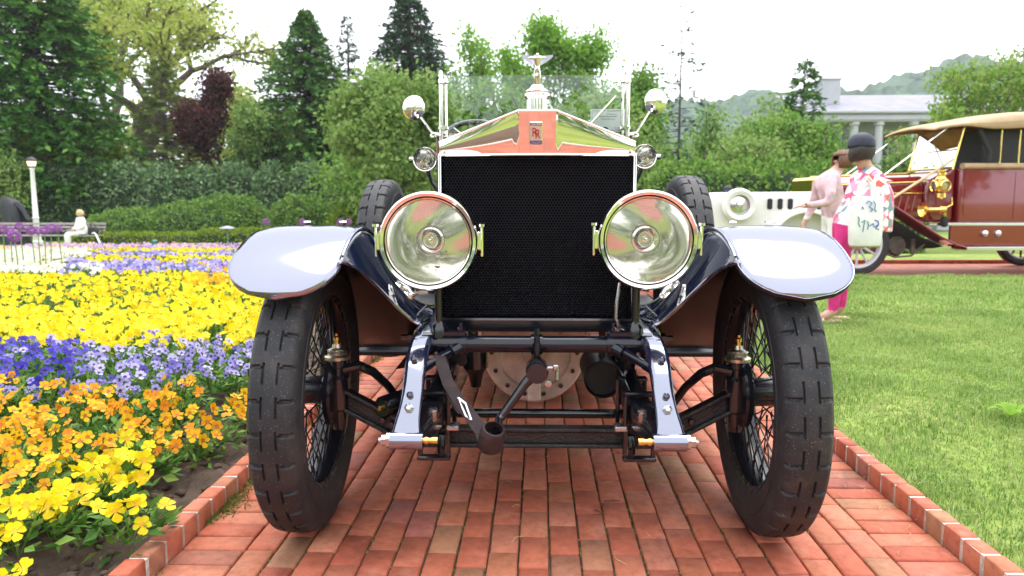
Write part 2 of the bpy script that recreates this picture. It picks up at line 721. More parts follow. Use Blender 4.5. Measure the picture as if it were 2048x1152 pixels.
# ---- the second brick path crossing behind the lawn (right)
far_path = tag(empty('crossing_path'), kind='structure')
mb = MB()
mb.add([(1.7, 7.5, -.006), (30, 7.0, -.006), (30, 11.2, -.006), (1.7, 10.1, -.006)], [(0, 1, 2, 3)])
mb.build('paving_run', M_bed, far_path)
mb = MB()
x = 1.8
while x < 14:
    yy = 10.1 + (x - 1.7) / 28.3 * 1.1
    mb.box((x, yy + .06, .0), (.19, .09, .12), bev=.006)
    x += .205
tag(mb.build('kerb_brick_row', M_brick_mass, far_path), kind='stuff')

# ---- near lawn, level with the kerb
def lawn_z(x, y):
    x = np.asarray(x, float)
    y = np.asarray(y, float)
    return .034 + .010 * np.sin(x * 2.1 + 1.3) * np.sin(y * 1.7) + .05 * sstep(1.5, 4, x)


lx = np.concatenate([np.linspace(PX1 + .05, 4, 28), np.linspace(4.3, 30, 40)])
ly = np.concatenate([np.linspace(-10, -1.2, 12), np.linspace(-1, 7.35, 60)])
LX, LY = np.meshgrid(lx, ly, indexing='ij')
V = np.stack([LX, LY, lawn_z(LX, LY)], -1).reshape(-1, 3)
I, J = np.meshgrid(np.arange(len(lx) - 1), np.arange(len(ly) - 1), indexing='ij')
a = (I * len(ly) + J).ravel()
Fq = np.stack([a, a + len(ly), a + len(ly) + 1, a + 1], -1)
tag(link('lawn', mesh_np('lawn', V, Fq, M_lawn, True)), kind='structure')

M_grass = leaf_mat('grass_blade', [(.12, .22, .04), (.19, .33, .065), (.26, .41, .095), (.36, .47, .16), (.28, .39, .10), (.55, .53, .30)], trans=.35, rough=.5, patch=1.6)


def grass(name, label, x0, x1, y0, y1, n, h, w, zf, seed, keep=None, lean=.55):
    g = np.random.default_rng(seed)
    x = g.uniform(x0, x1, n)
    y = g.uniform(y0, y1, n)
    if keep is not None:
        k = keep(x, y)
        x, y = x[k], y[k]
        n = len(x)
    z = zf(x, y) - .004
    # patches of taller and sparser grass
    pat = .75 + .35 * np.sin(x * 5.3 + 2 * np.sin(y * 3.1)) * np.sin(y * 4.7 + 1.5 * np.sin(x * 2.3))
    hh = h * g.uniform(.55, 1.3, n) * pat
    ww = w * g.uniform(.7, 1.3, n)
    az = g.uniform(0, 2 * np.pi, n)
    la = az + g.normal(0, .9, n)
    ln = np.abs(g.normal(0, lean, n)) + .1
    px, py = np.cos(az + np.pi / 2), np.sin(az + np.pi / 2)
    dx, dy = np.cos(la), np.sin(la)
    V = np.zeros((n, 5, 3))
    for i, (t, wf) in enumerate(((0, 1.0), (.55, .8))):
        bx = x + dx * ln * hh * t * t * .8
        by = y + dy * ln * hh * t * t * .8
        bz = z + hh * t * (1 - .12 * ln * t)
        V[:, 2 * i, 0], V[:, 2 * i, 1], V[:, 2 * i, 2] = bx - px * ww * wf / 2, by - py * ww * wf / 2, bz
        V[:, 2 * i + 1, 0], V[:, 2 * i + 1, 1], V[:, 2 * i + 1, 2] = bx + px * ww * wf / 2, by + py * ww * wf / 2, bz
    V[:, 4, 0], V[:, 4, 1] = x + dx * ln * hh, y + dy * ln * hh
    V[:, 4, 2] = z + hh * np.clip(1 - .35 * ln, .3, 1)
    b = np.arange(n) * 5
    F = np.concatenate([np.stack([b, b + 1, b + 3], -1), np.stack([b, b + 3, b + 2], -1), np.stack([b + 2, b + 3, b + 4], -1)])
    o = link(name, mesh_np(name, V.reshape(-1, 3), F, M_grass))
    return tag(o, label, 'grass', kind='stuff')


grass('lawn_grass', 'short mown green grass of the lawn beside the brick kerb', PX1 + .055, 5.2, -.6, 4.2, 150000, .05, .0042, lawn_z, 3,
      keep=lambda x, y: (x < .72 * (y + 2.35) + .3))
grass('far_lawn_grass', 'pale green mown grass between the person and the crossing path', 1.4, 8.5, 4.0, 7.35, 60000, .055, .008, lawn_z, 4)

# ================================================================== THE MAIN CAR
M_black = pm('coach_black', (.006, .007, .012), .06, coat=1.0, ior=1.75, rvar=.02, vscale=5)
M_navy = pm('coach_navy', (.005, .009, .032), .06, coat=.7, ior=1.6, rvar=.02, vscale=4)
M_wing = pm('wing_black_gloss', (.022, .023, .045), .08, ior=4.0, tint=(.84, .86, 1.0))
M_under = pm('wing_underside', (.010, .008, .009), .25, spec=.22)
M_nickel = pm('polished_nickel', (.86, .83, .78), .08, 1.0, rvar=.03, vscale=9)
M_iron_paint = pm('frame_navy_gloss', (.015, .018, .045), .09, ior=3.6, tint=(.84, .87, 1.0))
M_nickel_bright = pm('polished_nickel_flat', (.86, .80, .74), .04, 1.0)
M_chassis = pm('chassis_enamel', (.005, .006, .010), .18, coat=.4, ior=1.5, bump=.06, bscale=160, rvar=.06)
M_axle = pm('axle_enamel_rough', (.010, .008, .009), .33, coat=.15, bump=.6, bscale=130)
M_iron = pm('bolt_steel', (.42, .43, .45), .28, 1.0, rvar=.1, vscale=60)
M_brass = pm('brass', (.82, .55, .17), .2, 1.0, rvar=.08, vscale=40)
M_grease = pm('aged_nickel_cap', (.62, .57, .47), .33, 1.0, rvar=.1, vscale=30)
M_alu = pm('cast_aluminium', (.74, .68, .62), .5, .25, var=.25, vscale=9, bump=.25, bscale=70, rvar=.1)
M_leather = pm('strap_leather', (.030, .017, .018), .5, spec=.3, var=.3, vscale=30, bump=.3, bscale=120)
M_wood = pm('dash_mahogany', (.20, .045, .025), .25, var=.35, vscale=6, coat=.6)
M_hornblk = pm('horn_black', (.004, .004, .005), .5, bump=.2, bscale=300)
M_hole = pm('honeycomb_tube', (.004, .004, .008), .5, spec=.15)
M_fin = pm('honeycomb_lip', (.15, .155, .19), .42, .7)
M_glass = glass_mat('clear_glass', (.93, .965, .95))
M_lampglass = glass_mat('lamp_glass', (.97, .97, .95), dust=.10)
M_reflector = pm('silvered_reflector', (.90, .89, .86), .06, 1.0)
M_red = pm('badge_red', (.45, .012, .015), .3)
M_blackenamel = pm('badge_black', (.02, .02, .025), .3)
M_white = pm('white_card', (.88, .88, .87), .6)
M_seat = pm('seat_leather', (.10, .02, .022), .4, bump=.2, bscale=60)
M_rim = pm('wheel_black', (.007, .007, .011), .2, spec=.5)


def rubber():
    m, nt, p = new_mat('tyre_rubber')
    n = noise(nt, 9, 6, .65)
    r = ramp(nt, [(.3, (.011, .012, .015)), (.52, (.019, .020, .024)), (.75, (.055, .046, .042))])
    nt.links.new(n.outputs['Fac'], r.inputs['Fac'])
    n2 = noise(nt, 330, 2, .5)
    r2 = ramp(nt, [(.69, (0, 0, 0)), (.72, (1, 1, 1))])
    nt.links.new(n2.outputs['Fac'], r2.inputs['Fac'])
    m2 = node(nt, 'ShaderNodeMix', data_type='RGBA')
    m2.inputs['B'].default_value = (.30, .26, .20, 1)
    nt.links.new(r2.outputs['Color'], m2.inputs['Factor'])
    nt.links.new(r.outputs['Color'], m2.inputs['A'])
    nt.links.new(m2.outputs['Result'], p.inputs['Base Color'])
    p.inputs['Roughness'].default_value = .58
    p.inputs['Specular IOR Level'].default_value = .38
    n3 = noise(nt, 150, 5)
    b = node(nt, 'ShaderNodeBump')
    b.inputs['Strength'].default_value = .2
    b.inputs['Distance'].default_value = .003
    nt.links.new(n3.outputs['Fac'], b.inputs['Height'])
    nt.links.new(b.outputs['Normal'], p.inputs['Normal'])
    return m


M_rubber = rubber()

car = tag(empty('vintage_car', (-.012, 0, 0), .012), 'black and navy vintage touring car with tall nickel radiator and wire wheels, facing the viewer', 'car')

# ------------------------------------------------------------ wheels
TR, TW = .445, .070       # tyre radius, half width
RIMR = .300


def tyre_mesh():
    """tyre about local X; tread blocks, circumferential slots and cross grooves are relief"""
    NP = 30
    sub = 18
    na = NP * sub
    # across: (x, radius) of the tread sheet, finely spaced
    across = []
    nt_ = 44
    for j in range(nt_ + 1):
        x = -.058 + .116 * j / nt_
        across.append((x, TR - .0075 * (abs(x) / .058) ** 2.6 - .006 * max(0, (abs(x) - .048) / .010) ** 2))
    side = []
    for (x, r) in ((.0635, .424), (.068, .405), (.0705, .380), (.0705, .378), (.0725, .377), (.0725, .372), (.071, .371), (.0695, .350), (.065, .330), (.058, .314), (.050, .304), (.046, RIMR)):
        side.append((x, r))
    prof = [(-x, r) for (x, r) in side[::-1]] + across + side
    rows = []
    for i in range(na):
        u = (i % sub) / sub
        row = []
        for (x, r) in prof:
            rr = r
            ax = abs(x)
            if ax <= .0585:
                uu = (u + (0 if x < 0 else .5 * 0)) % 1
                d = 0
                # circumferential slot
                if .0160 < ax < .0220 and uu < .56:
                    d = .0075
                # cross groove with a rounded corner
                gpos = .50 - .13 * max(0, (ax - .0205)) / .037 if ax < .03 else .466
                corner = .05 * max(0, 1 - (ax - .021) / .010) if ax >= .0205 else 0
                g0 = gpos - corner
                if ax > .0205 and abs(uu - g0) < .034:
                    d = .0075
                rr = r - d
            a = 2 * math.pi * i / na
            row.append((x, rr * math.cos(a), rr * math.sin(a)))
        rows.append(row)
    b = MB()
    b.grid(rows, close_u=True)
    return b.mesh('tyre', M_rubber, sharp=40)


def rim_mesh():
    b = MB()
    prof = [(.302, -.052), (.310, -.056), (.306, -.050), (.296, -.046), (.288, -.030), (.284, 0), (.288, .030), (.296, .046), (.306, .050), (.310, .056), (.302, .052)]
    prof2 = [(.302, .052), (.302, -.052)]
    b.lathe(prof + prof2[:1], 64, M=AX_X)
    return b.mesh('rim', M_rim)


def spokes_mesh():
    b = MB()
    for row, (n, hx, hr, rx, sk) in enumerate(((24, -.062, .048, -.012, .42), (24, .060, .066, .012, -.42), (20, .012, .075, .002, .30))):
        for i in range(n):
            sgn = 1 if i % 2 else -1
            a = 2 * math.pi * (i + .33 * row) / n
            a2 = a + sk * sgn * .8
            p = (hx, hr * math.cos(a2), hr * math.sin(a2))
            q = (rx, .292 * math.cos(a), .292 * math.sin(a))
            b.tube([p, q], .0024, 6, caps=False)
            # nipple at the rim
            d = (Vector(p) - Vector(q)).normalized()
            b.tube([q, Vector(q) + d * .022], .0042, 6)
    return b.mesh('spokes', M_rim)


def hub_mesh(outer):
    b = MB()
    b.lathe([(0, -.085), (.075, -.085), (.105, -.080), (.112, -.072), (.112, -.058), (.060, -.050), (.046, -.035), (.046, .05), (.066, .055), (.066, .066), (.05, .072), (.048, .10), (.040, .125), (0, .128)], 40, M=AX_X)
    return b.mesh('hub', M_rim)


TY, RI, SP, HB = tyre_mesh(), rim_mesh(), spokes_mesh(), hub_mesh(1)


def wheel(name, loc, side, camber=0, steer=0, hub=True, phase=0.0, lean=0, label=None):
    """local +X is the outboard face"""
    w = link(name, None, car, loc)
    w.rotation_euler = (0, R(camber), R(steer) + (math.pi if side < 0 else 0))
    for nm, me in (('tyre', TY), ('rim', RI), ('spokes', SP)) + ((('hub', HB),) if hub else ()):
        o = link(nm, me, w)
        o.rotation_euler = (phase, 0, 0)
        if nm == 'spokes':
            o['kind'] = 'stuff'
    if label:
        w['label'] = label
    return w


HT = .730
wheel('front_wheel', (-HT, 0, TR), -1, camber=-1.2, steer=1.0, phase=.08)
wheel('front_wheel', (HT, 0, TR), 1, camber=-1.2, steer=-1.0, phase=.11)
wheel('rear_wheel', (-HT, 3.65, TR), -1)
wheel('rear_wheel', (HT, 3.65, TR), 1)
wheel('spare_wheel', (-.735, 1.36, .715), -1, camber=2, hub=False, phase=.05)
wheel('spare_wheel', (.735, 1.36, .735), 1, camber=2, hub=False, phase=.02)

# ------------------------------------------------------------ front axle, kingpins, steering
b = MB()
zc = .292


def ibeam(p0, p1, h, w):
    """I section between two points (web faces forward)"""
    p0, p1 = Vector(p0), Vector(p1)
    L = (p1 - p0).length
    ang = math.atan2(p1.z - p0.z, p1.x - p0.x)
    M = Matrix.Translation((p0 + p1) / 2) @ Matrix.Rotation(-ang, 4, 'Y')
    b.box((0, 0, 0), (L, .012, h - .012), M=M)
    b.box((0, 0, h / 2 - .006), (L + .004, w, .013), M=M, bev=.004)
    b.box((0, 0, -h / 2 + .006), (L + .004, w, .013), M=M, bev=.004)


ibeam((-.405, 0, zc), (.405, 0, zc), .064, .052)
for s in (-1, 1):
    ibeam((s * .400, 0, zc), (s * .640, 0, .420), .066, .050)
axle = b.build('front_axle', M_axle, car)
for s in (-1, 1):
    for (px_, pz) in ((.47, .335), (.50, .35)):
        m = MB()
        m.lathe([(0, .032), (.010, .030), (.011, .022), (.011, -.01)], 6, M=T(s * px_, 0, pz) @ AX_NY)
        m.build('axle_bolt', M_chassis, axle)
    m = MB()
    m.lathe([(0, -.12), (.020, -.12), (.024, -.10), (.026, -.06), (.034, -.05), (.034, .05), (.026, .06), (.026, .085), (.030, .088), (.030, .11), (0, .11)], 24, M=T(s * .645, 0, .435))
    m.tube([(s * .645, 0, .435), (s * .70, 0, .443)], .03, 14)
    m.build('kingpin', M_chassis, car)
    m = MB()
    m.lathe([(0, .004), (.040, .002), (.041, .012), (.030, .020), (.028, .034), (.016, .040), (.014, .052), (0, .053)], 28, M=T(s * .647, 0, .545))
    m.lathe([(.033, .012), (.034, .030), (.028, .034)], 6, M=T(s * .647, 0, .545))
    cap = m.build('grease_cap', M_grease, car)
    m = MB()
    m.lathe([(0, 0), (.008, 0), (.008, .012), (.011, .013), (.011, .022), (.005, .026), (.005, .034), (0, .035)], 12, M=T(s * .647, 0, .597))
    m.build('nipple', M_brass, cap)
    # steering arm, curving back and in
    m = MB()
    pts = [(s * .625, -.01, .515), (s * .575, -.005, .525), (s * .535, .02, .500), (s * .500, .08, .440), (s * .475, .13, .375), (s * .45, .15, .335)]
    m.tube(pts, [.018, .017, .015, .014, .014, .016], 10)
    m.build('steering_arm', M_chassis, car)
m = MB()
m.tube([(-.45, .15, .325), (.45, .15, .325)], .0165, 14)
for s in (-1, 1):
    m.tube([(s * .47, .15, .325), (s * .40, .15, .325)], .026, 14)
m.build('track_rod', M_chassis, car)
# drag link end with brass centre, seen beside the left iron
m = MB()
m.lathe([(0, .10), (.030, .10), (.036, .09), (.036, -.02), (.028, -.03), (0, -.03)], 22, M=T(-.452, .06, .392) @ rotM('Z', -30) @ AX_NY)
dl = m.build('drag_link_end', M_chassis, car)
m = MB()
m.lathe([(0, .012), (.009, .01), (.010, 0)], 12, M=T(-.452, .06, .392) @ rotM('Z', -30) @ AX_NY @ T(0, 0, .10))
m.build('brass_plug', M_brass, dl)

# ------------------------------------------------------------ frame: dumb irons, cross tube, springs
def iron_pts():
    # centre line of the dumb iron in (y, z), width of the flat front face in x
    return [(.55, .640, .060), (.30, .645, .060), (.10, .652, .062), (-.04, .654, .064), (-.14, .648, .066), (-.215, .628, .066), (-.275, .592, .064), (-.32, .548, .060), (-.355, .505, .060), (-.385, .462, .068), (-.408, .425, .084)]


for s in (-1, 1):
    m = MB()
    P_ = iron_pts()
    rows = []
    for i, (y, z, w) in enumerate(P_):
        y0, z0, _ = P_[max(0, i - 1)]
        y1, z1, _ = P_[min(len(P_) - 1, i + 1)]
        t = Vector((0, y1 - y0, z1 - z0)).normalized()
        nrm = Vector((0, t.z, -t.y))      # points up/forward
        if nrm.z < 0 and i < 3:
            nrm = -nrm
        n2 = Vector((0, -abs(t.z), abs(t.y)))
        xc = s * (.352 + (.008 if i > 8 else 0))
        h = .075 if i < 5 else (.06 - .004 * (i - 5))
        c = Vector((xc, y, z))
        o, e = c + n2 * .0, -n2 * h
        bb = .006
        ring = [c + Vector((-w / 2, 0, 0)) + e, c + Vector((-w / 2, 0, 0)) - n2 * bb, c + Vector((-w / 2 + bb, 0, 0)), c + Vector((w / 2 - bb, 0, 0)), c + Vector((w / 2, 0, 0)) - n2 * bb, c + Vector((w / 2, 0, 0)) + e]
        rows.append([tuple(q) for q in ring])
    m.grid(rows, close_v=True)
    m.add(rows[-1], [(0, 1, 2, 3, 4, 5)])
    m.add(rows[0], [(5, 4, 3, 2, 1, 0)])
    iron = m.build('dumb_iron', M_iron_paint, car)
    sm = iron.modifiers.new('smooth', 'SUBSURF')
    sm.levels = sm.render_levels = 1
    # spring eye roll at the tip
    m = MB()
    m.tube([(s * .312, -.400, .408), (s * .402, -.400, .408)], .024, 20)
    m.build('spring_eye', M_iron_paint, iron)
    m = MB()
    m.tube([(s * .402, -.400, .408), (s * .412, -.400, .408)], .021, 6)
    m.tube([(s * .412, -.400, .408), (s * .426, -.400, .408)], .015, 6)
    m.tube([(s * .426, -.400, .408), (s * .434, -.400, .408)], .009, 10)
    m.build('shackle_nut', M_iron, iron)
    m = MB()
    m.tube([(s * .312, -.402, .410), (s * .288, -.402, .410)], .008, 14)
    m.tube([(s * .306, -.402, .410), (s * .298, -.402, .410)], .011, 14)
    m.tube([(s * .288, -.402, .410), (s * .272, -.402, .410)], .010, 14)
    m.build('grease_nipple', M_brass, iron)
    for (yy, zz, rr) in ((-.262, .604, .010), (-.345, .520, .010), (-.368, .490, .0135)):
        m = MB()
        Mx = T(s * .355, yy, zz) @ rotM('X', 58)
        m.lathe([(rr, -.012), (rr, .004), (rr * .55, .008), (0, .008)], 6 if rr > .012 else 14, M=Mx)
        m.build('bolt', M_iron if rr > .012 else M_navy, iron)
    # frame rail behind
    m = MB()
    m.box((s * .352, 2.2, .60), (.05, 3.4, .10), bev=.006)
    m.build('frame_rail', M_chassis, car)
    # leaf spring in a gaiter, front eye to behind the axle
    m = MB()
    pts = [(s * .345, -.40, .405), (s * .335, -.30, .400), (s * .326, -.20, .398), (s * .320, -.08, .402), (s * .318, .06, .412), (s * .318, .25, .432), (s * .320, .45, .455), (s * .325, .62, .48)]
    hts = [.020, .030, .042, .050, .052, .046, .034, .020]
    rows = []
    for (p_, h) in zip(pts, hts):
        x, y, z = p_
        w = .036
        rows.append([(x - w, y, z - h + .008), (x - w, y, z + h - .008), (x - w + .008, y, z + h), (x + w - .008, y, z + h), (x + w, y, z + h - .008), (x + w, y, z - h + .008), (x + w - .008, y, z - h), (x - w + .008, y, z - h)])
    m.grid(rows, close_v=True)
    m.add(rows[0], [tuple(range(8))])
    sp_ = m.build('spring_gaiter', M_chassis, car)
    sm = sp_.modifiers.new('smooth', 'SUBSURF')
    sm.levels = sm.render_levels = 1
    for yy in (-.10, .10):
        m = MB()
        for sx_ in (-1, 1):
            m.tube([(s * .322 + sx_ * .044, yy, .465), (s * .322 + sx_ * .044, yy, .262)], .0085, 8)
        m.box((s * .322, yy, .462), (.105, .03, .014), bev=.004)
        m.box((s * .322, yy, .254), (.105, .03, .014), bev=.004)
        m.build('spring_clamp', M_chassis, sp_)
    m = MB()
    m.box((s * .262, -.09, .352), (.040, .05, .016), bev=.003)
    m.build('clamp_pad', M_iron, sp_)
    m = MB()
    m.lathe([(0, .04), (.016, .038), (.022, .02), (.022, -.02), (.014, -.045), (0, -.048)], 14, M=T(s * .30, -.03, .27))
    m.build('rebound_stop', M_chassis, sp_)
    # second bolted clip near the tip
    m = MB()
    m.lathe([(0, .028), (.013, .026), (.015, .012), (.012, -.01), (0, -.01)], 8, M=T(s * .300, -.27, .436) @ rotM('X', 20))
    m.build('spring_clip', M_iron, sp_)
    # chassis leg behind the iron, hanging down from the cross tube
    m = MB()
    m.tube([(s * .292, -.11, .60), (s * .31, .05, .50), (s * .335, .20, .43)], .022, 10)
    m.build('spring_hanger', M_chassis, car)

# cross tube with collars and clamps
m = MB()
m.tube([(-.345, -.10, .618), (.345, -.10, .618)], .026, 28)
M_tube = pm('tube_enamel', (.004, .006, .014), .14, ior=1.5)
ct = m.build('cross_tube', M_tube, car)
for s in (-1, 1):
    m = MB()
    m.tube([(s * .215, -.10, .618), (s * .305, -.10, .618)], .0325, 28)
    m.tube([(s * .220, -.10, .618), (s * .232, -.10, .618)], .0345, 28)
    m.box((s * .26, -.10, .652), (.085, .035, .018), bev=.004)
    cl = m.build('tube_collar', M_tube, ct)
    for dx in (-.026, .026):
        m = MB()
        m.lathe([(.011, 0), (.011, .012), (.007, .014), (.007, .024), (0, .025)], 6, M=T(s * .26 + dx, -.10, .660))
        m.build('nut', M_tube, cl)
    m = MB()
    m.tube([(s * .318, -.10, .618), (s * .352, -.10, .618)], .036, 24)
    m.build('end_boss', M_tube, ct)
    # diagonal stay to the dumb iron
    m = MB()
    m.tube([(s * .235, -.115, .612), (s * .262, -.135, .600)], .021, 14)
    m.tube([(s * .262, -.135, .600), (s * .338, -.235, .572)], .0135, 14)
    m.tube([(s * .318, -.208, .580), (s * .338, -.235, .572)], .017, 14)
    m.build('diagonal_stay', M_tube, car)
    # headlamp post
    m = MB()
    m.tube([(s * .302, -.10, .63), (s * .302, -.10, .86)], .0125, 16)
    m.lathe([(.024, 0), (.024, .03), (.016, .045), (.0125, .05)], 20, M=T(s * .302, -.10, .640))
    m.build('lamp_post', M_chassis, car)
m = MB()
m.tube([(-.018, -.10, .618), (.018, -.10, .618)], .031, 28)
m.tube([(0, -.131, .648), (0, -.131, .590)], .009, 12)
m.tube([(-.0, -.136, .628), (.0, -.136, .606)], .013, 12)
m.tube([(0, -.10, .648), (0, -.10, .668)], .010, 8)
m.build('tube_bracket', M_tube, ct)

# ------------------------------------------------------------ starting handle and its strap
m = MB()
m.tube([(0, .30, .555), (0, -.20, .555)], .017, 14)
m.lathe([(0, .05), (.030, .048), (.034, .03), (.034, -.03), (.026, -.045), (0, -.05)], 24, M=T(0, -.185, .556) @ AX_NY)
m.tube([(0, -.195, .556), (-.035, -.205, .520), (-.105, -.225, .425)], [.020, .0145, .0125], 14)
m.tube([(-.105, -.225, .425), (-.112, -.24, .416), (-.115, -.34, .412)], .0125, 12)
crank = m.build('starting_handle', M_chassis, car)
m = MB()
m.tube([(.02, -.19, .565), (.052, -.19, .565)], .006, 8)
m.box((.055, -.19, .565), (.018, .016, .018), bev=.003)
m.tube([(.06, -.195, .565), (.06, -.195, .53)], .0055, 8)
m.lathe([(.011, 0), (.011, .014), (0, .016)], 6, M=T(.033, -.20, .522) @ AX_NY)
m.build('oil_tap', M_iron, crank)


def strap_band(pts, w, th, name, parent):
    b_ = MB()
    rows = []
    k = len(pts)
    for i in range(k):
        p_ = Vector(pts[i])
        t = (Vector(pts[min(i + 1, k - 1)]) - Vector(pts[max(i - 1, 0)])).normalized()
        across = t.cross(Vector((.25, -1, .15))).normalized()
        nr = across.cross(t).normalized()
        ww = w[i] if isinstance(w, list) else w
        rows.append([tuple(p_ + across * ww / 2 + nr * th), tuple(p_ - across * ww / 2 + nr * th), tuple(p_ - across * ww / 2 - nr * th), tuple(p_ + across * ww / 2 - nr * th)])
    b_.grid(rows, close_v=True)
    b_.add(rows[0], [(0, 1, 2, 3)])
    b_.add(rows[-1], [(3, 2, 1, 0)])
    o = b_.build(name, M_leather, parent, sharp=50)
    return o


strap = strap_band([(-.292, -.12, .578), (-.294, -.145, .588), (-.290, -.185, .596), (-.282, -.21, .580), (-.262, -.235, .530), (-.225, -.265, .480), (-.190, -.29, .445), (-.160, -.31, .410), (-.142, -.335, .388)], [.030, .032, .034, .034, .034, .034, .036, .040, .050], .0035, 'handle_strap', car)
strap_band([(-.285, -.14, .570), (-.270, -.20, .535), (-.245, -.25, .488), (-.215, -.275, .455)], .030, .003, 'strap_tail', strap)
m = MB()
m.lathe([(.030, -.028), (.036, -.020), (.037, .030), (.030, .044), (.026, .046), (.030, .030), (.030, -.02)], 22, M=T(-.130, -.345, .392) @ rotM('X', 25) @ rotM('Y', 12))
m.build('strap_pocket', M_leather, strap)
m = MB()
bp = [(-.228, -.272, .495), (-.206, -.282, .480), (-.188, -.300, .437), (-.205, -.290, .446)]
m.tube(bp, .0032, 8, closed=True)
m.tube([(-.228, -.272, .495), (-.214, -.288, .462)], .0028, 8)
m.build('buckle', M_nickel, strap)

# ------------------------------------------------------------ engine underside: clutch housing, horn
m = MB()
m.lathe([(0, .06), (.05, .06), (.055, .05), (.155, .045), (.165, .055), (.215, .050), (.225, .04), (.225, -.06), (.20, -.10), (0, -.10)], 56, M=T(-.0, .9, .395) @ AX_NY)
m.box((0, .86, .255), (.058, .12, .14), bev=.008)
for s in (-1, 1):
    m.box((s * .17, .86, .56), (.12, .08, .20), bev=.015)
eng = m.build('clutch_housing', M_alu, car)
for i in range(14):
    a = 2 * math.pi * (i + .5) / 14
    m = MB()
    m.lathe([(.0105, 0), (.0105, .012), (0, .014)], 6, M=T(.188 * math.sin(a), .85, .395 + .188 * math.cos(a)) @ AX_NY)
    m.build('housing_bolt', M_chassis, eng)
m = MB()
m.box((0, .85, .74), (.34, 1.1, .22), bev=.03)
m.build('crankcase', M_chassis, car)
m = MB()
m.lathe([(0, -.02), (.060, -.018), (.066, 0), (.068, .004), (.064, .01), (.066, -.004), (.066, -.25), (.04, -.30), (0, -.30)], 40, M=T(.237, .20, .435) @ AX_NY)
m.tube([(.237, .26, .49), (.237, .26, .60)], .012, 8)
m.build('horn', M_hornblk, car)
m = MB()
m.lathe([(0, .08), (.030, .08), (.045, .06), (.045, -.02), (.03, -.04), (.02, -.09), (0, -.09)], 20, M=T(-.215, .25, .485))
m.lathe([(.012, 0), (.02, .004), (.02, .03), (0, .03)], 8, M=T(-.26, .22, .50) @ AX_NY)
m.tube([(-.215, .25, .54), (-.23, .25, .62)], .018, 8)
m.tube([(-.17, .25, .48), (-.25, .25, .48)], .010, 8)
m.build('steering_box', M_chassis, car)
m = MB()
for s in (-1, 1):
    m.box((s * .30, .42, .52), (.05, .30, .10), bev=.01)
m.box((0, .30, .655), (.58, .20, .03), bev=.006)
m.build('engine_undertray', M_chassis, car)

# ------------------------------------------------------------ radiator
RZ0, RZ1 = .660, 1.205
RW = .312
rad = link('radiator', None, car)
Y0 = .015
m = MB()
# side pillars and sill of the shell
for s in (-1, 1):
    m = MB()
    m.box((s * (RW - .0035), .075, (RZ0 + RZ1) / 2), (.009, .125, RZ1 - RZ0), bev=.003)
    m.build('shell_pillar', M_nickel, rad)
m = MB()
m.box((0, .070, RZ0 - .002), (2 * RW, .12, .044), bev=.006)
m.build('bottom_tank', M_chassis, rad)

# pediment: central facet leans a little down, side facets turned outwards
m = MB()
zt, ze, zb = 1.331, 1.238, 1.203
cx = .058
yb, yt = .010, -.010


def ped_surface(x):
    """front y at bottom/top and top z for a given x"""
    ax = abs(x)
    if ax <= cx:
        top = zt
        yb_, yt_ = .012, -.020
    else:
        k = (ax - cx) / (RW - cx)
        top = zt + (ze - zt) * k
        yb_ = .012 + .036 * k
        yt_ = (-.010 + .052 * k) if x < 0 else (-.006 + .048 * k)
    return top, yb_, yt_


xs = list(np.linspace(-RW, -cx - .006, 18)) + list(np.linspace(-cx, cx, 12)) + list(np.linspace(cx + .006, RW, 18))
rows = []
for j in range(9):
    t = j / 8
    row = []
    for x in xs:
        top, a_, c_ = ped_surface(x)
        z = zb + (top - zb) * t
        y = a_ + (c_ - a_) * t - (.004 * math.sin(math.pi * t) if abs(x) > cx else .0012 * math.sin(math.pi * t))
        row.append((x, y, z))
    rows.append(row)
rows.insert(0, [(x, y + .006, z - .004) for (x, y, z) in rows[0]])
rows.append([(x, y + .005, z + .005) for (x, y, z) in rows[-1]])
rows.append([(x, .138, z) for (x, y, z) in rows[-1]])
m.grid(rows)
for e in (0, -1):
    col = [r_[e] for r_ in rows]
    col = col + [(col[0][0], .138, zb)]
    m.add(col, [tuple(range(len(col))) if e else tuple(range(len(col)))[::-1]])
m.build('pediment', M_nickel_bright, rad, sharp=24)
# thin raised bead along the bottom and top edges of the pediment
m = MB()
m.tube([(-RW - .001, .047, zb - .001), (-cx, .011, zb - .001), (cx, .011, zb - .001), (RW + .001, .047, zb - .001)], .0045, 8)
m.tube([(-RW, .042, ze + .003), (-cx - .01, -.006, zt - .000), (-cx, -.016, zt + .003), (cx, -.016, zt + .003), (cx + .01, -.002, zt - .000), (RW, .042, ze + .003)], .0045, 8)
m.build('edge_bead', M_nickel, rad)

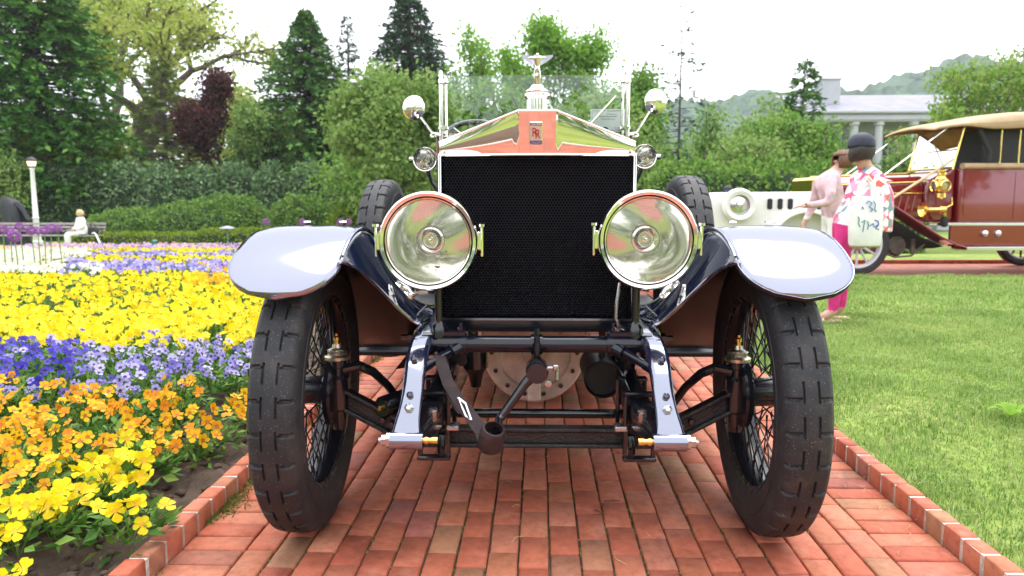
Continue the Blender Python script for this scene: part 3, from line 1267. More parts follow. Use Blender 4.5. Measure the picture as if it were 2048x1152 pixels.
# honeycomb core
def honeycomb():
    pitch = .0098
    w = 2 * RW - .018
    h = RZ1 - RZ0 - .03
    dy = pitch * math.sqrt(3) / 2
    nx, nz = int(w / pitch), int(h / dy)
    Ro, Ri = pitch / math.sqrt(3), pitch / math.sqrt(3) - .0006
    ang = np.array([R(30 + 60 * k) for k in range(6)])
    cxs, czs = [], []
    for j in range(nz):
        for i in range(nx):
            cxs.append(-w / 2 + pitch * (i + .5 + (.5 if j % 2 else 0)) - pitch * .25)
            czs.append(RZ0 + .022 + dy * (j + .6))
    C_ = np.stack([cxs, czs], -1)
    n = len(C_)
    V = np.zeros((n, 18, 3))
    yf = .045
    for k in range(6):
        for lay, (rad_, y) in enumerate(((Ro, yf + .001), (Ri, yf), (Ri * .96, yf + .014))):
            V[:, lay * 6 + k, 0] = C_[:, 0] + rad_ * math.cos(ang[k])
            V[:, lay * 6 + k, 2] = C_[:, 1] + rad_ * math.sin(ang[k])
            V[:, lay * 6 + k, 1] = y
    base = np.arange(n)[:, None] * 18
    F, mi = [], []
    for k in range(6):
        k2 = (k + 1) % 6
        F.append(base + np.array([[k, k2, 6 + k2, 6 + k]]))
        mi.append(np.zeros(n, np.int32))
        F.append(base + np.array([[6 + k, 6 + k2, 12 + k2, 12 + k]]))
        mi.append(np.ones(n, np.int32))
    F = np.concatenate(F)
    me = mesh_np('honeycomb', V.reshape(-1, 3), F, M_fin)
    me.materials.append(M_hole)
    me.polygons.foreach_set('material_index', np.concatenate(mi))
    return me


tag(link('honeycomb', honeycomb(), rad), kind='stuff')
m = MB()
m.box((0, .085, (RZ0 + RZ1) / 2), (2 * RW - .012, .05, RZ1 - RZ0))
m.build('core_back', M_hole, rad)
# overflow pipe hanging at the right
m = MB()
m.tube([(.262, -.02, .80), (.252, -.03, .74), (.250, -.03, .69), (.262, -.03, .655), (.285, -.03, .64)], .006, 10)
m.build('overflow_pipe', M_iron, rad)

# filler cap and winged figure
m = MB()
m.lathe([(.040, 0), (.040, .006), (.031, .010), (.031, .045), (.037, .048), (.042, .054), (.042, .060), (.036, .064), (.038, .069), (.030, .076), (.022, .080), (.019, .088), (.012, .092), (0, .092)], 40, M=T(0, .07, 1.334))
for k in range(28):
    a = 2 * math.pi * k / 28
    m.box((0, .0315, .028), (.003, .003, .032), M=T(0, .07, 1.334) @ Matrix.Rotation(a, 4, 'Z'))
m.build('filler_cap', M_nickel, rad)


def skin_mesh(joints, edges, mats, sub=2, face_mat=None, name='body'):
    """grow a surface over a joint graph; joints = [(x,y,z,r or (rx,ry))]"""
    me = bpy.data.meshes.new(name + '_cage')
    me.from_pydata([j[:3] for j in joints], edges, [])
    ob = bpy.data.objects.new(name + '_cage', me)
    COL.objects.link(ob)
    ob.modifiers.new('skin', 'SKIN').use_smooth_shade = True
    ss = ob.modifiers.new('sub', 'SUBSURF')
    ss.levels = ss.render_levels = sub
    sv_ = me.skin_vertices[0].data
    for i, j in enumerate(joints):
        r_ = j[3]
        sv_[i].radius = r_ if isinstance(r_, (tuple, list)) else (r_, r_)
        sv_[i].use_root = (i == 0)
    dg = bpy.context.evaluated_depsgraph_get()
    out = bpy.data.meshes.new_from_object(ob.evaluated_get(dg))
    out.name = name
    bpy.data.objects.remove(ob)
    out.materials.clear()
    mats = mats if isinstance(mats, (list, tuple)) else [mats]
    for mm_ in mats:
        out.materials.append(mm_)
    if face_mat:
        for p_ in out.polygons:
            p_.material_index = face_mat(p_.center)
    for p_ in out.polygons:
        p_.use_smooth = True
    return out


k = .105     # figure height
J = [(0, 0, .50 * k, .085 * k), (0, -.03 * k, .66 * k, .075 * k), (0, -.09 * k, .80 * k, .095 * k), (0, -.12 * k, .88 * k, .045 * k), (0, -.15 * k, .955 * k, .062 * k),
     (-.04 * k, .02 * k, .28 * k, .085 * k), (-.02 * k, .05 * k, 0, .06 * k), (.05 * k, .0 * k, .28 * k, .075 * k), (.04 * k, .07 * k, 0, .055 * k),
     (-.14 * k, -.03 * k, .84 * k, .05 * k), (-.26 * k, .12 * k, .86 * k, .035 * k), (.14 * k, -.03 * k, .84 * k, .05 * k), (.26 * k, .12 * k, .86 * k, .035 * k)]
E_ = [(0, 1), (1, 2), (2, 3), (3, 4), (0, 5), (5, 6), (0, 7), (7, 8), (2, 9), (9, 10), (2, 11), (11, 12)]
M_mascot = pm('mascot_nickel', (.80, .78, .76), .14, 1.0)
fig = link('winged_figure', skin_mesh(J, E_, M_mascot, name='winged_figure'), rad, (0, .06, 1.418))
for s in (-1, 1):
    m = MB()
    rows = []
    for i in range(9):
        t = i / 8
        x0 = s * k * (.08 + .40 * t)
        w_ = k * (.17 * (1 - t) ** .7 + .035)
        lift = k * (.87 + .10 * t)
        yb_ = k * (.02 + .22 * t)
        rows.append([(x0, yb_, lift + .012 * k), (x0, yb_ + w_ * .5, lift - w_ * .55), (x0, yb_ + w_ * .9, lift - w_ * 1.1), (x0 - s * .01 * k, yb_ + w_ * .9 + .02 * k, lift - w_ * 1.1), (x0 - s * .01 * k, yb_ + w_ * .5 + .03 * k, lift - w_ * .5)])
    m.grid(rows, close_v=True)
    m.build('wing', M_mascot, fig)

# badge
m = MB()
m.box((0, 0, 0), (.040, .006, .071), bev=.0025)
badge = m.build('badge', M_nickel, rad, loc=(-.004, -.0085, 1.266))
badge.rotation_euler = (R(14), 0, 0)
m = MB()
m.box((0, -.0034, .0), (.035, .001, .040))
m.build('badge_field', pm('badge_field', (.60, .52, .46), .45, .3), badge)
m = MB()
m.box((0, -.0034, .0275), (.035, .001, .0125))
m.build('badge_top_field', pm('badge_top_field', (.62, .62, .60), .45, .3), badge)
m = MB()
m.box((0, -.0034, -.0275), (.035, .001, .0125))
m.build('badge_bottom_field', pm('badge_bottom_field', (.30, .28, .42), .45, .3), badge)


def text_obj(name, s, size, mat, parent, loc, rot=(R(90), 0, 0), ext=.0006, sx=1.0):
    cu = bpy.data.curves.new(name, 'FONT')
    cu.body = s
    cu.size = size
    cu.extrude = ext
    cu.align_x = 'CENTER'
    cu.align_y = 'CENTER'
    ob = bpy.data.objects.new(name + '_curve', cu)
    COL.objects.link(ob)
    dg = bpy.context.evaluated_depsgraph_get()
    me = bpy.data.meshes.new_from_object(ob.evaluated_get(dg))
    bpy.data.objects.remove(ob)
    me.name = name
    me.materials.clear()
    me.materials.append(mat)
    o = link(name, me, parent, loc, rot)
    o.scale = (sx, 1, 1)
    return o


text_obj('badge_top_lettering', 'ROLLS', .0135, M_blackenamel, badge, (0, -.0042, .0275), sx=.95)
text_obj('badge_bottom_lettering', 'ROYCE', .0135, M_blackenamel, badge, (0, -.0042, -.0275), sx=.9)
text_obj('badge_monogram', 'R', .040, M_red, badge, (-.0045, -.0044, .0025), sx=.72, ext=.0008)
text_obj('badge_monogram', 'R', .040, M_red, badge, (.0050, -.0050, -.0030), sx=.72, ext=.0008)

# ------------------------------------------------------------ headlamps
def headlamp(name, c, r, yaw=0, pitch=0, hinges=True):
    L = link(name, None, car, c)
    L.rotation_euler = (R(pitch), 0, R(yaw))
    m = MB()          # local -Y is forward; lathe about -Y
    m.lathe([(r * .86, .020), (r * .90, .034), (r * .96, .036), (r, .026), (r * 1.005, .008), (r * .985, -.006), (r * .96, -.012)], 72, M=AX_NY)
    m.lathe([(r * .83, .026), (r * .86, .020), (r * .87, .030), (r * .845, .034), (r * .83, .026)], 72, M=AX_NY)
    m.build('bezel', M_nickel, L)
    m = MB()
    m.lathe([(r * .97, -.006), (r * .985, -.02), (r * .95, -.05), (r * .84, -.10), (r * .60, -.15), (r * .3, -.175), (0, -.18)], 56, M=AX_NY)
    m.build('shell', M_nickel, L)
    m = MB()
    prof = []
    for i in range(13):
        t = i / 12
        prof.append((r * (.12 + .73 * t), -.105 + .105 * t * t + .012 * t))
    m.lathe([(0, -.10)] + prof, 64, M=AX_NY)
    m.build('reflector', M_reflector, L)
    m = MB()
    m.lathe([(r * .235, -.035), (r * .235, -.028), (r * .17, -.022), (r * .16, -.030)], 36, M=AX_NY)
    m.lathe([(r * .11, -.10), (r * .11, -.05), (r * .075, -.04), (r * .07, -.03), (r * .03, -.018), (0, -.017)], 24, M=AX_NY)
    m.build('bulb', M_nickel, L)
    m = MB()
    m.lathe([(r * .845, .0235), (r * .6, .031), (r * .3, .035), (0, .036)], 56, M=AX_NY)
    m.build('lens', M_lampglass, L)
    if hinges:
        for s in (-1, 1):
            m = MB()
            m.box((s * (r + .004), .0, .0), (.014, .026, .055), bev=.003)
            m.tube([(s * (r + .011), -.01, .040), (s * (r + .011), -.01, -.045)], .0042, 10)
            m.tube([(s * (r + .011), -.01, .042), (s * (r + .011), -.01, .050)], .0095, 14)
            m.build('clasp', M_nickel, L)
    return L


hl = [headlamp('headlamp', (-.320, -.165, .940), .1455, yaw=1), headlamp('headlamp', (.322, -.165, .944), .1455, yaw=-1)]
for L, s in zip(hl, (-1, 1)):
    m = MB()
    m.tube([(-s * -.0, .06, -.12), (-s * .01, .065, -.10)], .02, 12)
    m.tube([(-s * .018, .065, -.09), (-s * .018, .065, -.14)], .022, 14)
    m.build('lamp_mount', M_chassis, L)
# side lamps on the scuttle
for s, zz in ((-1, 1.250), (1, 1.262)):
    L = headlamp('side_lamp', (s * .515, 1.20, zz), .057, hinges=False)
    m = MB()
    m.tube([(-s * .0, .06, -.05), (-s * .02, .09, -.11), (-s * .06, .12, -.16)], .010, 8)
    m.lathe([(.010, 0), (.013, .004), (.013, .02), (0, .022)], 10, M=T(s * .058, 0, .0) @ Matrix.Rotation(R(90 * s), 4, 'Y'))
    m.build('lamp_bracket', M_nickel, L)

# ------------------------------------------------------------ wings (fenders)
FR = .535
XO, XI = .872, .556


def arc(theta):           # theta from the front horizontal, over the top
    return (-FR * math.cos(theta), TR + FR * math.sin(theta))


th0 = R(43.0)
for s in (-1, 1):
    m = MB()
    rows = []
    prof_path = []
    NT = 44
    for i in range(NT + 1):
        t = i / NT
        th = th0 + (R(128) - th0) * t
        y, z = arc(th)
        prof_path.append((y, z, th))
    # sweep down behind the wheel to the running board
    yl, zl, thl = prof_path[-1]
    for i in range(1, 15):
        t = i / 14
        y = yl + .55 * t + .03 * t * t
        z = zl - .50 * (t - .28 * t * t) * 1.28
        prof_path.append((y, z, None))
    xc, hw = (XO + XI) / 2, (XO - XI) / 2
    ncr = 18
    rim = []
    for i, (y, z, th) in enumerate(prof_path):
        j0, j1 = prof_path[max(0, i - 1)], prof_path[min(len(prof_path) - 1, i + 1)]
        t = Vector((0, j1[0] - j0[0], j1[1] - j0[1])).normalized()
        nrm = Vector((0, -t.z, t.y))
        # rounded tongue at the front
        arcl = (th - th0) * FR if th is not None else 9
        tongue = .150
        wf = 1.0
        if arcl < tongue:
            q = 1 - arcl / tongue
            wf = math.sqrt(max(0, 1 - q ** 2.3))
        xin, xout = xc - hw * max(wf, .04), xc + hw * max(wf, .04)
        if th is None:
            k_ = (i - NT) / 14
            xin = xc - hw - .17 * min(1, k_ * 1.6)
        row = []
        for j in range(ncr + 1):
            u = j / ncr
            x = xin + (xout - xin) * u
            e = abs(2 * u - 1)
            crown = .013 * (1 - e ** 3.2) * wf
            row.append(Vector((s * x, y, z)) + nrm * (crown - .012))
        rows.append([tuple(p_) for p_ in row])
        rim.append((row[0], row[-1], nrm))
    m.grid(rows, flip=(s < 0))
    # turned-down flange all round the free edge
    edge = [r_[0] for r_ in rim][::-1] + [Vector(p_) for p_ in rows[0][1:-1]] + [r_[1] for r_ in rim]
    nn = [r_[2] for r_ in rim][::-1] + [rim[0][2]] * (ncr - 1) + [r_[2] for r_ in rim]
    fl = [[tuple(e) for e in edge], [tuple(e - n_ * .016) for e, n_ in zip(edge, nn)], [tuple(e - n_ * .018) for e, n_ in zip(edge, nn)]]
    m.grid(fl)
    wing = m.build('front_wing', [M_wing, M_under], car, sharp=50)
    so = wing.modifiers.new('thick', 'SOLIDIFY')
    so.thickness = .0025
    so.offset = -1
    so.material_offset = 1
    # wired edge bead along the inner edge
    m = MB()
    m.tube([r_[0] + r_[2] * .002 for r_ in rim[9:46]], .0045, 8)
    m.build('edge_bead', M_wing, wing)
    for xx in (.62, .735):
        m = MB()
        m.lathe([(.014, 0), (.013, .005), (0, .007)], 14, M=T(s * xx, .02, arc(R(92))[1] + .009))
        m.build('stay_bolt', M_nickel, wing)
    # apron between the wing and the frame, its front cut as an arch
    m = MB()
    rows = []
    NU, NV = 26, 40
    frontY, rearY = [], []
    arch = []
    for iu in range(NU + 1):
        u = iu / NU
        x = XI - (XI - .368) * u
        f0 = -.285 + .235 * (1 - (1 - u) ** 2.0)
        row = []
        for iv in range(NV + 1):
            v = iv / NV
            y = f0 + (1.05 - f0) * v ** 1.35
            if y < .30:
                zA = TR + math.sqrt(max(.05, FR ** 2 - y ** 2)) + .0
            else:
                zA = TR + math.sqrt(FR ** 2 - .09) - (y - .30) * .55
            zA = max(zA - .010, .55)
            zB = .645 + .03 * max(0, 1 - abs(y) / .3)
            kk = (1 - u) ** 1.25
            z = zB + (zA - zB) * kk - .02 * math.sin(math.pi * u)
            row.append((s * x, y, z))
        rows.append(row)
        arch.append(Vector(row[0]))
    # drop flange along the frame
    rows.append([(s * .362, y, z - .02) for (x, y, z) in rows[-1]])
    rows.append([(s * .384, y + .0, .59) for (x, y, z) in rows[-2]])
    m.grid(rows, flip=(s < 0))
    ap = m.build('wing_apron', M_navy, car, sharp=60)
    so = ap.modifiers.new('thick', 'SOLIDIFY')
    so.thickness = .002
    m = MB()
    m.tube(arch + [Vector((s * .384, -.045, .645)), Vector((s * .392, -.03, .60))], .0055, 8)
    m.build('arch_bead', M_wing, ap)
    # rivet strip by the frame and the bonnet catch
    m = MB()
    rv = []
    for q in range(9):
        y = .02 + q * .032
        m.lathe([(.0055, 0), (.004, .0035), (0, .0045)], 8, M=T(s * .392, y, .682 + .0))
    tag(m.build('rivet_row', M_navy, ap), kind='stuff')
    m = MB()
    Mx = T(s * .435, .04, .765) @ Matrix.Rotation(R(-s * 40), 4, 'Y') @ rotM('Z', s * 30)
    m.tube([(-.040, 0, .012), (.0, 0, .016), (.040, 0, .012)], [.008, .012, .008], 10, M=Mx)
    m.tube([(.0, -.022, .010), (0, .022, .010)], .007, 8, M=Mx)
    m.lathe([(.012, 0), (.012, .01), (.007, .02), (0, .024)], 10, M=Mx @ T(.035, 0, 0))
    m.lathe([(.010, 0), (.010, .01), (.006, .02), (0, .022)], 10, M=Mx @ T(-.03, 0, 0))
    m.box((0, 0, .002), (.075, .022, .006), M=Mx, bev=.002)
    m.build('apron_catch', M_nickel, ap)
    # stay bar across the wheel arch
    m = MB()
    m.tube([(s * .82, .13, .92), (s * .56, .13, .905), (s * .40, .10, .66)], .013, 8)
    m.build('wing_stay', M_chassis, car)
    m = MB()
    m.lathe([(.018, -.02), (.018, .02), (.010, .022), (.010, .045), (0, .046)], 6, M=T(s * .402, .05, .610) @ Matrix.Rotation(R(90 * s), 4, 'Y'))
    m.build('stay_nut', M_chassis, car)
    # valance along the frame and the running board
    m = MB()
    rows = []
    for (x, z) in ((.384, .60), (.395, .52), (.42, .44), (.50, .395), (.56, .385)):
        rows.append([(s * x, .55, z), (s * x, 1.6, z), (s * x, 3.0, z)])
    m.grid(rows, flip=(s > 0))
    m.build('valance', M_black, car)
    m = MB()
    m.box((s * .66, 1.95, .372), (.34, 2.05, .024), bev=.006)
    rb = m.build('running_board', pm('board_linoleum', (.012, .012, .016), .5, spec=.3), car)
    m = MB()
    m.box((s * .833, 1.95, .372), (.006, 2.06, .034), bev=.002)
    m.build('trim', M_nickel, rb)
    # rear wing
    m = MB()
    rows = []
    pth = [(2.95, .40), (3.02, .55)] + [(3.65 - .55 * math.cos(R(a_)), TR + .55 * math.sin(R(a_))) for a_ in range(30, 171, 10)]
    for (y, z) in pth:
        rows.append([(s * x, y, z + .02 * (1 - abs(2 * (x - .58) / .26 - 1) ** 2)) for x in np.linspace(.58, .84, 8)])
    m.grid(rows, flip=(s > 0))
    rw = m.build('rear_wing', M_black, car)
    rw.modifiers.new('thick', 'SOLIDIFY').thickness = .003
    # spare wheel carrier
    m = MB()
    m.box((s * .735, 1.36, .392), (.14, .30, .02), bev=.006)
    m.tube([(s * .735, 1.36, .40), (s * .735, 1.36, .715), (s * .42, 1.36, .715)], .016, 8)
    m.build('spare_carrier', M_black, car)

# ------------------------------------------------------------ bonnet, scuttle, body
def outline(w, z0, zs, zt_, flat):
    return [(-w, z0), (-w, zs), (-w * .97, zs + .012), (-flat, zt_), (0, zt_ + .006), (flat, zt_), (w * .97, zs + .012), (w, zs), (w, z0)]


secs = [(.14, .306, .665, 1.222, 1.322, .05), (.7, .345, .665, 1.225, 1.328, .06), (1.22, .385, .665, 1.23, 1.335, .08)]
m = MB()
rows = [[(x, y, z) for (x, z) in outline(w, z0, zs, zt_, fl_)] for (y, w, z0, zs, zt_, fl_) in secs]
m.grid(rows)
bon = m.build('bonnet', M_navy, car)
for s in (-1, 1):
    m = MB()
    for q in range(12):
        m.box((s * (.352 + .001 * q), .45 + q * .055, .92), (.012, .012, .30), bev=.004)
    tag(m.build('louvres', M_navy, bon), kind='stuff')
m = MB()
secs = [(1.222, .386, .665, 1.23, 1.336, .08), (1.40, .47, .60, 1.27, 1.352, .12), (1.50, .50, .60, 1.29, 1.362, .15)]
rows = [[(x, y, z) for (x, z) in outline(w, z0, zs, zt_, fl_)] for (y, w, z0, zs, zt_, fl_) in secs]
m.grid(rows)
m.build('scuttle', M_navy, car)
m = MB()
m.box((0, 1.42, 1.335), (.98, .03, .11), bev=.006)
m.build('dash_board', M_wood, car)
# body tub
m = MB()
rows = []
for (y, w, z0, z1) in ((1.50, .50, .60, 1.10), (1.7, .58, .58, 1.06), (2.2, .62, .56, 1.05), (2.9, .64, .56, 1.06), (3.5, .64, .58, 1.12), (3.95, .60, .62, 1.16), (4.1, .50, .66, 1.16)):
    rows.append([(-w + .05, y, z1), (-w, y, z1 - .01), (-w, y, z0 + .2), (-w + .06, y, z0), (w - .06, y, z0), (w, y, z0 + .2), (w, y, z1 - .01), (w - .05, y, z1)])
m.grid(rows)
m.add(rows[-1], [tuple(range(8))])
body = m.build('body', M_navy, car)
body.modifiers.new('thick', 'SOLIDIFY').thickness = .02
for y in (2.35, 3.45):
    m = MB()
    m.box((0, y, .80), (1.10, .50, .20), bev=.05)
    m.box((0, y + .27, 1.02), (1.12, .14, .42), M=T(0, 0, 0), bev=.05)
    m.build('seat', M_seat, car)
# steering wheel and column
m = MB()
cs = Vector((-.335, 1.93, 1.385))
tilt = rotM('X', 42)
pts = []
for q in range(48):
    a_ = 2 * math.pi * q / 48
    pts.append(T(*cs) @ tilt @ Vector((.195 * math.cos(a_), .195 * math.sin(a_), 0)))
m.tube(pts, .0155, 10, closed=True)
for q in range(4):
    a_ = 2 * math.pi * q / 4 + .785
    m.tube([T(*cs) @ tilt @ Vector((0, 0, -.02)), T(*cs) @ tilt @ Vector((.19 * math.cos(a_), .19 * math.sin(a_), 0))], .010, 8)
m.lathe([(0, .02), (.035, .018), (.04, -.02), (.02, -.05), (.02, -.6), (0, -.6)], 20, M=T(*cs) @ tilt)
m.build('steering_wheel', M_black, car)

# windscreen
ws = link('windscreen', None, car)
for s in (-1, 1):
    m = MB()
    m.tube([(s * .462, 1.40, 1.25), (s * .462, 1.40, 1.685)], .0105, 12)
    m.tube([(s * .462, 1.40, 1.685), (s * .462, 1.40, 1.695)], [.0105, .006], 12)
    m.tube([(s * .436, 1.395, 1.37), (s * .436, 1.395, 1.665)], .0075, 10)
    m.box((s * .449, 1.395, 1.64), (.05, .035, .022), bev=.005)
    m.box((s * .449, 1.395, 1.415), (.05, .035, .022), bev=.005)
    m.tube([(s * .449, 1.375, 1.64), (s * .449, 1.36, 1.64)], .012, 10)
    m.tube([(s * .449, 1.375, 1.415), (s * .449, 1.36, 1.415)], .012, 10)
    m.build('screen_post', M_nickel, ws)
m = MB()
m.box((0, 1.40, 1.52), (.872, .006, .30))
m.build('pane', M_glass, ws)
m = MB()
m.box((0, 1.40, 1.374), (.90, .014, .012), bev=.003)
m.build('bottom_rail', M_nickel, ws)
m = MB()
m.tube([(.262, 1.38, 1.415), (.40, 1.372, 1.565)], .0055, 8)
m.tube([(.25, 1.385, 1.395), (.272, 1.38, 1.42)], .010, 8)
m.build('wiper', M_nickel, ws)
# mirrors on stalks
for s, zz in ((-1, 1.508), (1, 1.535)):
    mr_ = link('mirror', None, car)
    m = MB()
    m.lathe([(0, .030), (.022, .028), (.042, .020), (.056, .006), (.060, -.004), (.058, -.008), (0, -.008)], 40, M=T(s * .592, 1.34, zz) @ rotM('Z', s * 14) @ AX_NY)
    m.build('mirror_back', M_nickel, mr_)
    m = MB()
    m.tube([(s * .47, 1.385, 1.38), (s * .505, 1.37, 1.385)], .010, 10)
    m.tube([(s * .50, 1.37, 1.382), (s * .588, 1.318, zz)], .0055, 10)
    m.box((s * .49, 1.38, 1.378), (.05, .03, .016), bev=.004)
    for a_ in (20, 140, 260):
        q = Vector((.046 * math.cos(R(a_)), 0, .046 * math.sin(R(a_))))
        m.tube([(s * .588, 1.306, zz), (s * .590 + q.x, 1.314, zz + q.z)], .0035, 6)
    m.lathe([(0, .008), (.012, .006), (.012, -.006)], 12, M=T(s * .588, 1.312, zz) @ AX_NY)
    m.build('mirror_stalk', M_nickel, mr_)
# hand lever beside the bonnet
m = MB()
m.tube([(-.455, 1.62, .9), (-.465, 1.60, 1.06), (-.47, 1.585, 1.15)], .010, 8)
m.build('hand_lever', M_nickel, car)

# show card behind the screen
card = tag(empty('show_card', (.340, 1.445, 1.455)), 'white show card with teal leaf mark propped behind the windscreen', 'card')
card.rotation_euler = (R(-20), 0, 0)
m = MB()
m.box((0, 0, 0), (.172, .002, .124))
m.build('paper', M_white, card)
M_ink = pm('card_ink', (.10, .13, .20), .6)
M_teal = pm('card_teal', (.0, .14, .19), .5)
m = MB()
for (c_, s_) in (((0, -.0016, .053), (.156, .001, .0012)), ((0, -.0016, -.053), (.156, .001, .0012)), ((-.078, -.0016, 0), (.0012, .001, .106)), ((.078, -.0016, 0), (.0012, .001, .106))):
    m.box(c_, s_)
m.build('printed_border', M_ink, card)
m = MB()
pl = []
for q in range(24):
    a_ = 2 * math.pi * q / 24
    pl.append((.017 * math.cos(a_) * (1 if math.cos(a_) > 0 else 1.1), .013 * math.sin(a_) * (1 - .35 * (math.cos(a_) < -.3))))
m.prism(pl, .0012, .002, M=T(-.015, 0, -.047) @ AX_NY)
m.build('leaf_mark', M_teal, card)
m = MB()
for (x, z, w) in ((.02, .035, .05), (0, .022, .09), (.0, .008, .07), (.05, -.04, .04)):
    m.box((x, -.0016, z), (w, .001, .0014))
m.build('printed_lines', M_ink, card)

# ================================================================== TREES, HEDGES, BUILDING, HILL
M_bark = pm('bark_grey_brown', (.11, .085, .065), .9, var=.35, vscale=6, bump=.5, bscale=20)
M_bark_dark = pm('bark_dark', (.045, .036, .03), .9, var=.3, vscale=6)
L_conifer = leaf_mat('needles_deep_green', [(.022, .085, .014), (.045, .145, .024), (.085, .21, .034), (.15, .30, .05)], .2)
L_conifer_dark = leaf_mat('needles_blue_green', [(.016, .05, .022), (.035, .085, .035), (.065, .125, .045)], .15)
L_conifer_mid = leaf_mat('needles_fresh_green', [(.025, .09, .018), (.055, .15, .03), (.10, .21, .045), (.15, .27, .06)], .25)
L_oak = leaf_mat('leaf_new_oak', [(.22, .29, .045), (.32, .38, .075), (.42, .44, .11), (.26, .38, .06)], .45)
L_oak_green = leaf_mat('leaf_new_green', [(.10, .22, .03), (.17, .31, .05), (.25, .37, .08), (.30, .36, .09)], .45)
L_feather = leaf_mat('leaf_feathery_olive', [(.10, .16, .03), (.16, .22, .05), (.20, .26, .07), (.13, .17, .06)], .3)
L_maroon = leaf_mat('leaf_copper', [(.035, .012, .014), (.07, .020, .022), (.11, .035, .030), (.05, .03, .02)], .3)
L_yellowgreen = leaf_mat('leaf_yellow_green', [(.11, .19, .012), (.18, .26, .02), (.25, .33, .035), (.07, .14, .012)], .35)
L_spring = leaf_mat('leaf_spring_green', [(.10, .26, .02), (.18, .36, .035), (.26, .44, .06), (.14, .30, .03)], .45)
L_light = leaf_mat('leaf_pale_green', [(.13, .24, .05), (.21, .33, .08), (.29, .40, .12), (.09, .17, .03)], .4)
L_mid = leaf_mat('leaf_mid_green', [(.07, .17, .022), (.12, .25, .04), (.19, .33, .06), (.27, .40, .09)], .35)
L_rhodo = leaf_mat('leaf_grey_green', [(.04, .10, .03), (.08, .16, .055), (.15, .24, .10), (.23, .32, .15)], .15, rough=.45, spec=.25)
L_box = leaf_mat('leaf_clipped_green', [(.08, .17, .03), (.14, .25, .05), (.22, .34, .08)], .2)
L_boxyellow = leaf_mat('leaf_clipped_yellow_green', [(.12, .20, .012), (.20, .29, .02), (.29, .36, .035), (.06, .12, .01)], .25)
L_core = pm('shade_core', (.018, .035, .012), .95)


def kites(P, D, N, Ln, Wd):
    D = D / np.linalg.norm(D, axis=1, keepdims=True)
    S = np.cross(D, N)
    S /= np.linalg.norm(S, axis=1, keepdims=True) + 1e-9
    Nn = np.cross(S, D)
    n = len(P)
    V = np.zeros((n, 4, 3))
    Ln = np.asarray(Ln)[:, None]
    Wd = np.asarray(Wd)[:, None]
    V[:, 0] = P
    V[:, 1] = P + D * Ln * .45 + S * Wd * .5 + Nn * Wd * .12
    V[:, 2] = P + D * Ln
    V[:, 3] = P + D * Ln * .45 - S * Wd * .5 + Nn * Wd * .12
    F = np.arange(n * 4).reshape(n, 4)
    return V.reshape(-1, 3), F


def rand_dirs(g, n):
    d = g.normal(0, 1, (n, 3))
    return d / np.linalg.norm(d, axis=1, keepdims=True)


def tubes_np(segs, sides=5):
    """segs: list of (p0,p1,r0,r1) -> one welded-looking mesh of short cones"""
    A = np.array([s[0] for s in segs], float)
    B = np.array([s[1] for s in segs], float)
    ra = np.array([s[2] for s in segs])[:, None]
    rb = np.array([s[3] for s in segs])[:, None]
    D = B - A
    D /= np.linalg.norm(D, axis=1, keepdims=True) + 1e-9
    up = np.where(np.abs(D[:, 2:3]) < .9, np.array([[0, 0, 1.]]), np.array([[1., 0, 0]]))
    N = np.cross(D, up)
    N /= np.linalg.norm(N, axis=1, keepdims=True)
    Bn = np.cross(D, N)
    n = len(A)
    V = np.zeros((n, sides * 2, 3))
    for j in range(sides):
        a = 2 * math.pi * j / sides
        o = N * math.cos(a) + Bn * math.sin(a)
        V[:, j] = A + o * ra
        V[:, sides + j] = B + o * rb
    F = []
    base = np.arange(n)[:, None] * sides * 2
    for j in range(sides):
        j2 = (j + 1) % sides
        F.append(base + np.array([[j, j2, sides + j2, sides + j]]))
    return V.reshape(-1, 3), np.concatenate(F)


TREES = 'trees around the garden'


def tree_root(name, label, x, y, cat='tree', group=TREES):
    t = empty(name, (x, y, gzf(x, y)))
    return tag(t, label, cat, group)


